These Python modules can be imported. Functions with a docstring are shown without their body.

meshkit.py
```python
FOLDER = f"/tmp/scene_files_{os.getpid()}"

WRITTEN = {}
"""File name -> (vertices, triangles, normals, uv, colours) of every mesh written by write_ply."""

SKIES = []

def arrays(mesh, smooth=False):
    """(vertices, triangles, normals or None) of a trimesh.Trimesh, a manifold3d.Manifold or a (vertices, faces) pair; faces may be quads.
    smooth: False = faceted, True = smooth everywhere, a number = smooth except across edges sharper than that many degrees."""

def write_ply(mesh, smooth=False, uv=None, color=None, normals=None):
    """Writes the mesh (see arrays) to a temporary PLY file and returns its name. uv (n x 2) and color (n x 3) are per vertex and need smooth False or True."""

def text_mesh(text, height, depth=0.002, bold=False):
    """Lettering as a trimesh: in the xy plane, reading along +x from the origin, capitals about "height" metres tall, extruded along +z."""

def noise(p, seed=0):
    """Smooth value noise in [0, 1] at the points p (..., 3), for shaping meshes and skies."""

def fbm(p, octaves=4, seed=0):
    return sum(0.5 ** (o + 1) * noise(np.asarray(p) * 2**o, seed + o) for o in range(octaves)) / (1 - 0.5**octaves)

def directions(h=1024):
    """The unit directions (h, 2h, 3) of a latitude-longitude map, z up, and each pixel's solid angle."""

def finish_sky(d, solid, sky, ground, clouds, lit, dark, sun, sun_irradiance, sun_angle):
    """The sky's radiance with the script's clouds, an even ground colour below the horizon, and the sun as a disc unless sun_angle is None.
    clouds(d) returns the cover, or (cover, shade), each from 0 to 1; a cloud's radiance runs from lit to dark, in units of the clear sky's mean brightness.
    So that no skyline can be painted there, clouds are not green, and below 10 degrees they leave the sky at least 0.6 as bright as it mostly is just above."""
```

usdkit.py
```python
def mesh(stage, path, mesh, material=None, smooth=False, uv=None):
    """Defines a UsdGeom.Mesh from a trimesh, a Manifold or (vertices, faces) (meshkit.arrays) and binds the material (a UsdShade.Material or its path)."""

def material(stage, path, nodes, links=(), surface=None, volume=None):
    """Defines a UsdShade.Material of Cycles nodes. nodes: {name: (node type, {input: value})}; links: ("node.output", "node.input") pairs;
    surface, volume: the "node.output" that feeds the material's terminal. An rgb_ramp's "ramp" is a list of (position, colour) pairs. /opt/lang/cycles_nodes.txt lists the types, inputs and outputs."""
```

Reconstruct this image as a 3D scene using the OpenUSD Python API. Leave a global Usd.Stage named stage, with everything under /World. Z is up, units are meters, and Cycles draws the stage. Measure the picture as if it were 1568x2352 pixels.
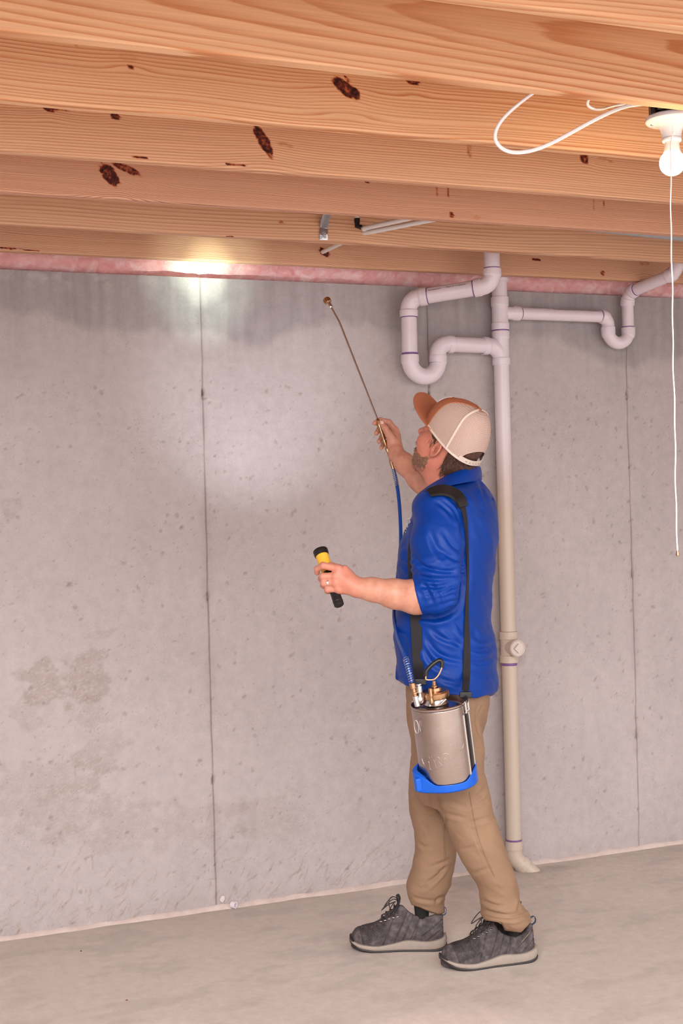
import math, random
import numpy as np, trimesh, usdkit, meshkit
import manifold3d as m3
from pxr import Usd, UsdGeom, UsdLux, UsdShade, Gf, Sdf, Vt
from scipy.spatial import cKDTree

stage = Usd.Stage.CreateInMemory()
UsdGeom.SetStageUpAxis(stage, 'Z'); UsdGeom.SetStageMetersPerUnit(stage, 1.0)
world = UsdGeom.Xform.Define(stage, '/World'); stage.SetDefaultPrim(world.GetPrim())
UsdGeom.Scope.Define(stage, '/World/Looks')

# ------------------------------------------------------------------ camera
FPX, YAW, ROLL, CAMH, CAMD = 3034.94, .3823, -.026468, 1.4361, 4.6538
Fw = np.array([math.sin(YAW), math.cos(YAW), 0.])
R0 = np.array([math.cos(YAW), -math.sin(YAW), 0.]); U0 = np.array([0, 0, 1.])
Rw = R0*math.cos(ROLL) + U0*math.sin(ROLL); Uw = -R0*math.sin(ROLL) + U0*math.cos(ROLL)
CAM = np.array([0, -CAMD, CAMH])
cam = UsdGeom.Camera.Define(stage, '/World/camera')
HA = 24.0
cam.CreateHorizontalApertureAttr(HA); cam.CreateVerticalApertureAttr(HA*1.5)
cam.CreateFocalLengthAttr(FPX/1568*HA); cam.CreateClippingRangeAttr((.05, 200.))
M = np.eye(4); M[0, :3] = Rw; M[1, :3] = Uw; M[2, :3] = -Fw; M[3, :3] = CAM
cam.AddTransformOp().Set(Gf.Matrix4d(M.tolist()))
cam.CreateExposureAttr(0.02)

# ------------------------------------------------------------------ light: even dome, plus an added unseen softbox behind the camera
dome = UsdLux.DomeLight.Define(stage, '/World/sky_light')
dome.CreateIntensityAttr(.74); dome.CreateColorAttr(Gf.Vec3f(1., .965, .97))
def rect(name, loc, target, w, h, inten, col):
    l = UsdLux.RectLight.Define(stage, '/World/'+name)
    l.CreateWidthAttr(w); l.CreateHeightAttr(h); l.CreateIntensityAttr(inten); l.CreateColorAttr(Gf.Vec3f(*col))
    z = np.array(loc, float)-np.array(target, float); z /= np.linalg.norm(z)
    x = np.cross([0, 0, 1], z); x /= np.linalg.norm(x); y = np.cross(z, x)
    T = np.eye(4); T[0, :3] = x; T[1, :3] = y; T[2, :3] = z; T[3, :3] = loc
    l.AddTransformOp().Set(Gf.Matrix4d(T.tolist()))
    return l
rect('added_softbox', (-.9, -5.7, 3.1), (1.5, -1.2, .2), 2.6, 1.8, 15.5, (1., .96, .95))  # added softbox out of view, brightens floor and wall; no opening there

# ------------------------------------------------------------------ helpers
def ray(px, py): return Fw + Rw*(px-784)/FPX - Uw*(py-1176)/FPX
def on_y(px, py, Y): d = ray(px, py); return CAM + d*((Y-CAM[1])/d[1])
def on_z(px, py, Z): d = ray(px, py); return CAM + d*((Z-CAM[2])/d[2])
def at(px, py, Z): return CAM + ray(px, py)*Z          # Z = depth along the camera axis
def lin(r, g, b):
    c = np.array([r, g, b], float)/255
    return tuple(np.where(c <= .04045, c/12.92, ((c+.055)/1.055)**2.4))
used = {}
def numbered(parent, name):
    k = (parent, name); n = used.get(k, 0); used[k] = n+1
    return name if n == 0 else f'{name}_{n:03d}'
def tag(p, label=None, cat=None, group=None, kind=None):
    p = p.GetPrim() if hasattr(p, 'GetPrim') else p
    for k, v in (('label', label), ('category', cat), ('group', group), ('kind', kind)):
        if v: p.SetCustomDataByKey(k, v)
    return p
def thing(name, label, cat, loc=(0, 0, 0), group=None, kind=None):
    x = UsdGeom.Xform.Define(stage, '/World/'+numbered('/World', name)); x.AddTranslateOp().Set(Gf.Vec3d(*map(float, loc)))
    return tag(x, label, cat, group, kind)
def world_off(prim):
    o = np.zeros(3); p = prim
    while p and p.GetPath() != Sdf.Path('/World') and p.GetPath() != Sdf.Path('/'):
        xf = UsdGeom.Xformable(p)
        if xf:
            t = xf.GetLocalTransformation(); o += np.array(t.ExtractTranslation())
        p = p.GetParent()
    return o
def obj(name, mesh, m, parent=None, smooth=35, attrs=None, label=None):
    """one Mesh prim; mesh given in world coordinates"""
    base = str(parent.GetPath()) if parent else '/World'
    path = base+'/'+numbered(base, name)
    if parent:
        o = world_off(parent)
        v, f, _ = meshkit.arrays(mesh); mesh = (v-o, f)
    g = usdkit.mesh(stage, path, mesh, m, smooth=smooth)
    for k, a in (attrs or {}).items():
        a = np.asarray(a, np.float32)
        if a.ndim == 1: UsdGeom.PrimvarsAPI(g).CreatePrimvar(k, Sdf.ValueTypeNames.FloatArray, 'vertex').Set(Vt.FloatArray.FromNumpy(a))
        else: UsdGeom.PrimvarsAPI(g).CreatePrimvar(k, Sdf.ValueTypeNames.Color3fArray, 'vertex').Set(Vt.Vec3fArray.FromNumpy(a))
    p = g.GetPrim()
    if label: p.SetCustomDataByKey('label', label)
    return p
def cat(*ms):
    out = []
    for m in ms:
        v, f, _ = meshkit.arrays(m); out.append(trimesh.Trimesh(v, f, process=False))
    return trimesh.util.concatenate(out)
def box(lo, hi):
    m = trimesh.creation.box(np.subtract(hi, lo)); m.apply_translation((np.add(lo, hi))/2); return m
def rbox(lo, hi, r, seg=6):
    lo, hi = np.array(lo, float), np.array(hi, float); s = []
    for i in np.ndindex(2, 2, 2):
        p = np.where(i, hi-r, lo+r); s.append(m3.Manifold.sphere(r, seg*4//2).translate(tuple(p)))
    return m3.Manifold.batch_hull(s)
def frames(P):
    P = np.asarray(P, float); T = np.gradient(P, axis=0); T /= np.linalg.norm(T, axis=1, keepdims=True)
    n = np.cross(T[0], [0, 0, 1.]);
    if np.linalg.norm(n) < .2: n = np.cross(T[0], [0, 1., 0])
    n /= np.linalg.norm(n); N = [n]
    for i in range(1, len(P)):
        n = N[-1]-T[i]*(N[-1]@T[i]); N.append(n/np.linalg.norm(n))
    N = np.array(N); return T, N, np.cross(T, N)
def tube(P, r, n=16, caps=True, prof=None, N0=None):
    """sweep of a circle (or a 2-D profile) of radius r (scalar or per point) along P"""
    P = np.asarray(P, float); r = np.broadcast_to(np.asarray(r, float), (len(P),)); T, N, B = frames(P)
    if N0 is not None:
        N0 = np.broadcast_to(np.asarray(N0, float), P.shape); N = N0-T*np.sum(N0*T, 1, keepdims=True); N /= np.linalg.norm(N, axis=1, keepdims=True); B = np.cross(T, N)
    if prof is None:
        a = np.arange(n)*2*np.pi/n; prof = np.stack([np.cos(a), np.sin(a)], 1)
    prof = np.asarray(prof); n = len(prof)
    V = P[:, None]+r[:, None, None]*(prof[None, :, :1]*N[:, None]+prof[None, :, 1:]*B[:, None])
    V = V.reshape(-1, 3); i = np.arange(len(P)-1)[:, None]*n; j = np.arange(n)[None]; k = (j+1) % n
    F = np.stack([i+j, i+k, i+n+k, i+n+j], -1).reshape(-1, 4); F = np.vstack([F[:, [0, 1, 2]], F[:, [0, 2, 3]]])
    if caps:
        c = len(V); V = np.vstack([V, P[0], P[-1]]); e = (len(P)-1)*n; jj = np.arange(n); kk = (jj+1) % n
        F = np.vstack([F, np.stack([kk, jj, np.full(n, c)], 1), np.stack([e+jj, e+kk, np.full(n, c+1)], 1)])
    return trimesh.Trimesh(V, F, process=False)
def lathe(prof, base, axis, n=32, up=None):
    """prof: list of (radius, height along axis)"""
    axis = np.array(axis, float); axis /= np.linalg.norm(axis); base = np.array(base, float)
    P = np.array([base+axis*h for _, h in prof]); r = np.array([max(q, 1e-5) for q, _ in prof])
    x = np.cross(axis, [0, 0, 1.] if up is None else up)
    if np.linalg.norm(x) < 1e-3: x = np.array([1., 0, 0])
    x /= np.linalg.norm(x); y = np.cross(axis, x); a = np.arange(n)*2*np.pi/n
    V = P[:, None]+r[:, None, None]*(np.cos(a)[None, :, None]*x+np.sin(a)[None, :, None]*y); V = V.reshape(-1, 3)
    i = np.arange(len(P)-1)[:, None]*n; j = np.arange(n)[None]; k = (j+1) % n
    F = np.stack([i+j, i+k, i+n+k, i+n+j], -1).reshape(-1, 4); F = np.vstack([F[:, [0, 1, 2]], F[:, [0, 2, 3]]])
    c = len(V); V = np.vstack([V, P[0], P[-1]]); e = (len(P)-1)*n; jj = np.arange(n); kk = (jj+1) % n
    F = np.vstack([F, np.stack([kk, jj, np.full(n, c)], 1), np.stack([e+jj, e+kk, np.full(n, c+1)], 1)])
    return trimesh.Trimesh(V, F, process=False)
def arc(A, C, B, rad, n=10):
    """fillet of the corner C between A and B: points of the arc"""
    A, B, C = map(lambda q: np.asarray(q, float), (A, B, C))
    u = (A-C)/np.linalg.norm(A-C); v = (B-C)/np.linalg.norm(B-C); ang = math.acos(np.clip(u@v, -1, 1)); t = rad/math.tan(ang/2)
    p0 = C+u*t; w = (u+v)/np.linalg.norm(u+v); cen = C+w*rad/math.sin(ang/2)
    a0 = p0-cen; a1 = C+v*t-cen; om = math.acos(np.clip(a0@a1/rad**2, -1, 1)); s = np.linspace(0, 1, n)[:, None]
    return cen+(np.sin((1-s)*om)*a0+np.sin(s*om)*a1)/math.sin(om)
def spline(P, n=60, closed=False):
    from scipy.interpolate import CubicSpline
    P = np.asarray(P, float)
    if closed: P = np.vstack([P, P[:1]])
    d = np.r_[0, np.cumsum(np.sqrt(np.linalg.norm(np.diff(P, axis=0), axis=1)))]
    c = CubicSpline(d, P, bc_type='periodic' if closed else 'natural'); return c(np.linspace(0, d[-1], n, endpoint=not closed))
def sm(a, b, x):
    t = np.clip((x-a)/(b-a), 0, 1); return t*t*(3-2*t)

# ------------------------------------------------------------------ materials
def mat(name, col, rough=.5, metal=0., noise=None, bump=None, extra=None, spec=.5):
    """col linear rgb; noise=(scale, amount, detail); bump=(scale, strength, distance)"""
    N = {'p': ('principled_bsdf', {'base_color': col, 'roughness': rough, 'metallic': metal, 'specular_ior_level': spec, **(extra or {})})}
    L = []
    if noise or bump: N['g'] = ('texture_coordinate', {})
    if noise:
        N['n'] = ('noise_texture', {'scale': noise[0], 'detail': noise[2] if len(noise) > 2 else 4.})
        N['mr'] = ('map_range', {'clamp': True, 'from_min': .25, 'from_max': .75, 'to_min': 1-noise[1], 'to_max': 1+noise[1]})
        N['mx'] = ('mix_color', {'blend_type': 'multiply', 'fac': 1., 'a': col})
        L += [('g.object', 'n.vector'), ('n.fac', 'mr.value'), ('mr.result', 'mx.b'), ('mx.result', 'p.base_color')]
    if bump:
        N['bn'] = ('noise_texture', {'scale': bump[0], 'detail': 4.}); N['b'] = ('bump', {'strength': bump[1], 'distance': bump[2]})
        L += [('g.object', 'bn.vector'), ('bn.fac', 'b.height'), ('b.normal', 'p.normal')]
    return usdkit.material(stage, '/World/Looks/'+name, N, L, surface='p.BSDF')
MT = {}
MT['pvc'] = mat('white_pvc', lin(226, 214, 221), .32, noise=(9, .04))
MT['pvc_print'] = mat('pvc_print', lin(96, 84, 92), .6)
MT['primer'] = mat('purple_primer', lin(122, 84, 142), .5)
MT['pex'] = mat('white_pex', lin(228, 222, 218), .35)
MT['black'] = mat('black_plastic', lin(24, 23, 24), .38)
MT['porcelain'] = mat('white_porcelain', lin(214, 212, 216), .15)
MT['steel'] = mat('bright_steel', lin(222, 220, 218), .30, 1.)
MT['zinc'] = mat('galvanised_strap', lin(190, 196, 205), .3, 1., bump=(60, .5, .004))
MT['brass'] = mat('brass', lin(190, 150, 114), .30, 1., noise=(60, .12))
MT['cable'] = mat('white_cable', lin(236, 232, 235), .4)
MT['cord'] = mat('white_cord', lin(240, 236, 236), .8)
MT['grey_duct'] = mat('grey_conduit', lin(158, 158, 160), .45)
# ================================================================== STRUCTURE
ZT, ZJ = 2.3033, 2.3433            # wall top, joist bottom
XA, XB = -1.6, 6.4                 # extent along the wall
rng = np.random.default_rng(7)

# ---- concrete wall: front face as relief (form seams, bug holes), paint = stains
SEAM0, SEAMW = 1.339, .9144
def grid_x(a, b, fine, lo, hi, coarse): return np.r_[np.arange(a, lo, coarse), np.arange(lo, hi, fine), np.arange(hi, b+1e-6, coarse)]
def build_wall():
    xs = grid_x(XA, XB, .0052, .45, 3.62, .08)
    for k in range(-3, 6):
        s = SEAM0+SEAMW*k
        if .45 < s < 3.62: xs = np.r_[xs, s+np.array([-.0015, 0, .0015])]
    xs = np.unique(np.round(xs, 4)); zs = np.linspace(-.02, ZT, 440)
    X, Z = np.meshgrid(xs, zs, indexing='ij'); P = np.stack([X, np.zeros_like(X), Z], -1)
    Y = (meshkit.fbm(P*np.array([1.2, 1, 1.2]), 3, 3)-.5)*.012 + (meshkit.fbm(P*14, 3, 5)-.5)*.0022
    col = np.ones(X.shape+(3,))
    col *= (1+(meshkit.fbm(P*2.2, 4, 11)-.5)*.16)[..., None]
    col *= (1+(meshkit.fbm(P*np.array([9, 1, 3.]), 3, 12)-.5)*.10)[..., None]
    def tint(mask, c): col[:] = col*(1-mask[..., None]*(1-np.array(c)))
    # damp darker pour at the top with vertical streaks
    edge = 2.10+.09*(meshkit.fbm(P*np.array([2.6, 1, .01]), 3, 21)-.5)*2+.03*(meshkit.noise(P*np.array([24, 1, .01]), 22)-.5)-.055*sm(2.6, 3.2, X)
    streak = meshkit.fbm(P*np.array([42, 1, 2.2]), 3, 23)
    d = sm(0, .05, Z-edge)*(.62+.5*(streak-.35)); d = np.clip(d, 0, 1)
    tint(d, (.68, .695, .71))
    lower = sm(-.18, .02, Z-edge)*sm(.45, .75, streak)*.5; tint(lower, (.9, .9, .9))
    # pale crust just under the sill at the left
    cr = sm(2.235, 2.295, Z)*(1-sm(.95, 1.35, X))*sm(.52, .6, meshkit.fbm(P*np.array([30, 1, 24]), 4, 31)); tint(cr*.9, (1.16, 1.14, 1.15)); Y -= .003*cr
    # scuffed brownish patches (pixel centre, half sizes)
    for px, py, a, b, amt in [(195, 1560, 72, 72, 1.), (92, 1580, 50, 60, .9), (215, 1640, 40, 40, .6), (60, 1640, 44, 40, .5), (235, 1730, 70, 46, .6), (120, 1790, 130, 50, .5), (20, 1170, 24, 26, .6), (230, 1455, 34, 14, .5), (340, 1900, 240, 60, .45), (150, 1860, 160, 60, .5), (620, 1880, 90, 70, .35), (845, 1810, 80, 200, .22), (330, 1440, 20, 14, .3)]:
        c = on_y(px, py, 0); k = 4.9/FPX
        q = np.hypot((X-c[0])/(a*k*1.02), (Z-c[2])/(b*k)); n = meshkit.fbm(P*22, 4, int(px)); n2 = meshkit.noise(P*np.array([170, 1, 170]), 9)
        m = sm(.0, .16, (1-q)*.55+n-.55)*np.where(n2 > .30, 1., .35); tint(m*amt, (.84, .81, .76))
    # form seams
    for k in range(-3, 7):
        s = SEAM0+SEAMW*k; wob = s+.0028*(meshkit.fbm(np.stack([Z*9, Z*0+k, Z*0], -1), 3, 41)-.5)*2
        dx = np.abs(X-wob); n = meshkit.fbm(np.stack([Z*6, Z*0+k*3, Z*0], -1), 3, 42)
        line = (1-sm(.0012, .0042, dx)); Y += .0018*line*(.3+n); tint(line*np.clip(.5+n*.9, 0, 1), (.68, .63, .60))
        halo = (1-sm(.004, .008+.028*sm(.45, .8, n), dx))*sm(.30, .7, n); tint(halo*.55, (.86, .83, .84))
        Y += .0007*np.sign(X-wob)*(1-sm(0, .06, dx))
        for zz in (1.885, 1.14, .47):                              # form-tie marks
            q = np.hypot((X-wob)/.011, (Z-zz-.02*k % .03)/.026); m = 1-sm(.55, 1., q+.5*(meshkit.noise(P*60, 50+k)-.5)); tint(m*.7, (.84, .81, .76)); Y += .003*m
            q = np.hypot((X-wob)/.004, (Z-zz)/.016); m = 1-sm(.6, 1., q); tint(m*(1 if zz > 1.8 else .3), (.55, .5, .47)); Y += .006*m
    # bug holes: larger irregular ones
    vx = rng.uniform(.45, 3.6, 3600); vz = 1.93*rng.uniform(.0, 1, 3600)**.8; vr = .0013+.0066*rng.uniform(0, 1, 3600)**6
    ix = np.searchsorted(xs, vx); iz = np.searchsorted(zs, vz)
    for x0, z0, r, i, j, st, an in zip(vx, vz, vr, ix, iz, rng.uniform(.6, 1.6, 3600), rng.uniform(0, 3.14, 3600)):
        w = 3+int(r*260); a0, a1, b0, b1 = max(i-w, 0), min(i+w, len(xs)), max(j-w, 0), min(j+w, len(zs))
        xx, zz = X[a0:a1, b0:b1]-x0, Z[a0:a1, b0:b1]-z0; u = xx*math.cos(an)+zz*math.sin(an); v = -xx*math.sin(an)+zz*math.cos(an)
        q = np.hypot(u/(r*st), v/(r/st)); n = meshkit.noise(P[a0:a1, b0:b1]*160, 61); m = 1-sm(.7, 1.15, q+.7*(n-.5))
        Y[a0:a1, b0:b1] += m*min(r*.5, .0035); col[a0:a1, b0:b1] *= (1-m[..., None]*(1-np.array([.80, .77, .745])))
    # mud splashes near the floor
    for _ in range(240):
        x0 = rng.uniform(.5, 2.2); z0 = abs(rng.normal(0, .13)); L = rng.uniform(.008, .04); an = rng.normal(.9, .35); i = np.searchsorted(xs, x0); j = np.searchsorted(zs, z0); w = 9
        a0, a1, b0, b1 = max(i-w, 0), min(i+w, len(xs)), max(j-w, 0), min(j+w, len(zs)); xx, zz = X[a0:a1, b0:b1]-x0, Z[a0:a1, b0:b1]-z0
        u = xx*math.cos(an)+zz*math.sin(an); v = -xx*math.sin(an)+zz*math.cos(an)-3*u*u
        m = (1-sm(.6, 1, np.hypot(u/L, v/.0035)))*rng.uniform(.3, .9); col[a0:a1, b0:b1] *= (1-m[..., None]*(1-np.array([.84, .79, .72])))
    joint_dark = (1-sm(.0, .10, Z+.05*(meshkit.fbm(P*7, 3, 71)-.5)*2))*.6; tint(joint_dark, (.9, .88, .86))  # wall gets darker in a ragged band towards the floor
    nx, nz = X.shape; V = np.stack([X, Y, Z], -1).reshape(-1, 3)
    i = np.arange(nx-1)[:, None]*nz; j = np.arange(nz-1)[None]
    Q = np.stack([i+j, i+nz+j, i+nz+j+1, i+j+1], -1).reshape(-1, 4); F = np.vstack([Q[:, [0, 1, 2]], Q[:, [0, 2, 3]]])
    bx = box((XA, .012, -.02), (XB, .20, ZT)); n = len(V); V = np.vstack([V, bx.vertices]); F = np.vstack([F, bx.faces+n])
    C = np.vstack([col.reshape(-1, 3), np.ones((len(bx.vertices), 3))])
    return (V, F), C
def concrete(name, base, fine, bumpd, speck, smooth=False):
    N = {'t': ('texture_coordinate', {}), 'a': ('attribute', {'attribute': 'paint'}),
         'n1': ('noise_texture', {'scale': 260., 'detail': 1.}), 'm1': ('map_range', {'clamp': True, 'from_min': .3, 'from_max': .7, 'to_min': 1-fine, 'to_max': 1+fine}),
         'n2': ('noise_texture', {'scale': 26., 'detail': 3., 'roughness': .65}), 'm2': ('map_range', {'clamp': True, 'from_min': .3, 'from_max': .7, 'to_min': .93, 'to_max': 1.06}),
         'v': ('voronoi_texture', {'scale': 62., 'randomness': 1.}), 'vm': ('map_range', {'clamp': True, 'from_min': .05, 'from_max': .18, 'to_min': 1., 'to_max': 0.}),
         'nv': ('noise_texture', {'scale': 5., 'detail': 2.}), 'nvm': ('map_range', {'clamp': True, 'from_min': .47, 'from_max': .62, 'to_min': 0., 'to_max': speck}),
         'mulv': ('math', {'math_type': 'multiply'}), 'sub': ('math', {'math_type': 'subtract', 'value1': 1.}),
         'c0': ('mix_color', {'blend_type': 'multiply', 'fac': 1., 'a': base}), 'c1': ('mix_color', {'blend_type': 'multiply', 'fac': 1.}),
         'c2': ('mix_color', {'blend_type': 'multiply', 'fac': 1.}), 'c3': ('mix_color', {'blend_type': 'multiply', 'fac': 1.}),
         'b': ('bump', {'strength': .5, 'distance': bumpd}), 'p': ('principled_bsdf', {'roughness': .82, 'specular_ior_level': .3})}
    L = [('t.object', 'n1.vector'), ('t.object', 'n2.vector'), ('t.object', 'v.vector'), ('t.object', 'nv.vector'), ('n1.fac', 'm1.value'), ('n2.fac', 'm2.value'),
         ('v.distance', 'vm.value'), ('nv.fac', 'nvm.value'), ('vm.result', 'mulv.value1'), ('nvm.result', 'mulv.value2'), ('mulv.value', 'sub.value2'),
         ('a.color', 'c0.b'), ('c0.result', 'c1.a'), ('m1.result', 'c1.b'), ('c1.result', 'c2.a'), ('m2.result', 'c2.b'), ('c2.result', 'c3.a'), ('sub.value', 'c3.b'), ('c3.result', 'p.base_color'),
         ('n2.fac', 'b.height'), ('b.normal', 'p.normal')]
    return usdkit.material(stage, '/World/Looks/'+name, N, L, surface='p.BSDF')
MT['concrete'] = concrete('wall_concrete', lin(181, 171, 170), .045, .004, .30)
MT['slab'] = concrete('floor_concrete', lin(214, 202, 193), .03, .002, .06)
w, C = build_wall()
wall = obj('wall_back', w, MT['concrete'], smooth=True, attrs={'paint': C}); tag(wall, 'poured grey concrete basement wall with vertical form seams', 'wall', kind='structure')

for nm, x0, lb in (('wall_left_added', XA, 'added unseen concrete wall at the left, darkening reflections and side faces'), ('wall_right_added', XB, 'added unseen concrete wall at the right, darkening reflections and side faces')):  # side walls out of view, added to darken reflections and side light
    b_ = box((x0-.2, -4.4, -.02), (x0, .2, ZT+.04)) if nm == 'wall_left_added' else box((x0, -4.4, -.02), (x0+.2, .2, ZT+.04)); o = obj(nm, b_, MT['concrete'], smooth=False, attrs={'paint': np.ones((8, 3))}); tag(o, lb, 'wall', kind='structure')
# ---- slab
def build_floor():
    xs = grid_x(XA, XB, .014, .2, 3.9, .12); ys = np.r_[np.arange(-7.5, -2.1, .12), np.arange(-2.1, .021, .014)]
    X, Y = np.meshgrid(xs, ys, indexing='ij'); P = np.stack([X, Y, np.zeros_like(X)], -1)
    Zz = (meshkit.fbm(P*1.1, 3, 81)-.5)*.010*sm(0, -.6, Y)+(meshkit.fbm(P*6, 3, 82)-.5)*.0016
    col = np.ones(X.shape+(3,)); sw = P.copy(); an = (meshkit.noise(P*.9, 83)-.5)*3.; c, s = np.cos(an), np.sin(an)
    q = np.stack([c*X+s*Y, (-s*X+c*Y), X*0], -1)*np.array([4, 26, 1]); t = meshkit.fbm(q, 4, 84)
    col *= (1+(t-.5)*.17*sm(.35, .6, meshkit.fbm(P*1.3, 2, 85)))[..., None]
    big = meshkit.fbm(P*1.4, 3, 86); col *= (1-.11*sm(.46, .64, big))[..., None]*np.array([1., 1, 1])
    t2 = meshkit.fbm(P*np.array([7, 16, 1]), 4, 87); m = sm(.55, .68, t2)[..., None]*.09; col *= 1-m*np.array([1, .97, .9])
    joint_dark = sm(-.35, .0, Y+.12*(meshkit.fbm(P*3, 3, 88)-.5)*2)[..., None]; col *= 1-joint_dark*np.array([.10, .11, .12])  # slab gets darker in a ragged band towards the wall
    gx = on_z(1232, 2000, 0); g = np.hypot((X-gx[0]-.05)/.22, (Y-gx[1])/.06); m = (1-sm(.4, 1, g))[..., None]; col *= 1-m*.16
    nx, ny = X.shape; V = np.stack([X, Y, Zz], -1).reshape(-1, 3); i = np.arange(nx-1)[:, None]*ny; j = np.arange(ny-1)[None]
    Q = np.stack([i+j, i+ny+j, i+ny+j+1, i+j+1], -1).reshape(-1, 4); F = np.vstack([Q[:, [0, 1, 2]], Q[:, [0, 2, 3]]])
    bx = box((XA, -7.5, -.12), (XB, .02, -.012)); n = len(V)
    return (np.vstack([V, bx.vertices]), np.vstack([F, bx.faces+n])), np.vstack([col.reshape(-1, 3), np.ones((8, 3))])
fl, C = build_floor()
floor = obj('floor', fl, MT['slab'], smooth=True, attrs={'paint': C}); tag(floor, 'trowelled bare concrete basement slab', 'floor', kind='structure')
# thin ragged lip of pale mortar where slab meets wall
def build_lip():
    xs = np.arange(XA, XB, .012); n = np.stack([xs*14, xs*0, xs*0], -1); h = .006+.012*meshkit.fbm(n, 4, 91); dp = .012+.022*meshkit.fbm(n*.6, 4, 92)
    prof = []
    for k, (a, b) in enumerate([(0., 1.1), (.25, 1.), (.6, .55), (1., -.25)]):
        prof.append(np.stack([xs, .004-dp*a, h*b+.0015*(meshkit.noise(n*3+k, 93)-.5)], -1))
    V = np.stack(prof, 1).reshape(-1, 3); i = np.arange(len(xs)-1)[:, None]*4; j = np.arange(3)[None]
    Q = np.stack([i+j, i+j+1, i+4+j+1, i+4+j], -1).reshape(-1, 4)
    return (V, np.vstack([Q[:, [0, 1, 2]], Q[:, [0, 2, 3]]]))
lp = build_lip()
lip = obj('trim_1', lp, mat('mortar_lip', lin(205, 188, 180), .9, noise=(40, .08)), smooth=True); tag(lip, 'ragged pale mortar lip where slab meets wall', 'trim', kind='structure')

# ---- subfloor over the joists
osb = mat('subfloor_wood', lin(196, 150, 105), .75, noise=(18, .25), bump=(30, .3, .003))
ce = obj('ceiling', box((XA, -3.3, ZJ+.236), (XB, .22, ZJ+.26)), osb, smooth=False); tag(ce, 'wood panel subfloor above the joists', 'ceiling', kind='structure')
# rim board and sill behind the insulation
rim = obj('trim_2', cat(box((XA, .165, ZT+.04), (XB, .20, ZJ+.235)), box((XA, .05, ZT+.001), (XB, .20, ZT+.04))), osb, smooth=False); tag(rim, 'wooden sill and rim board on top of the wall', 'trim', kind='structure')

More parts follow.
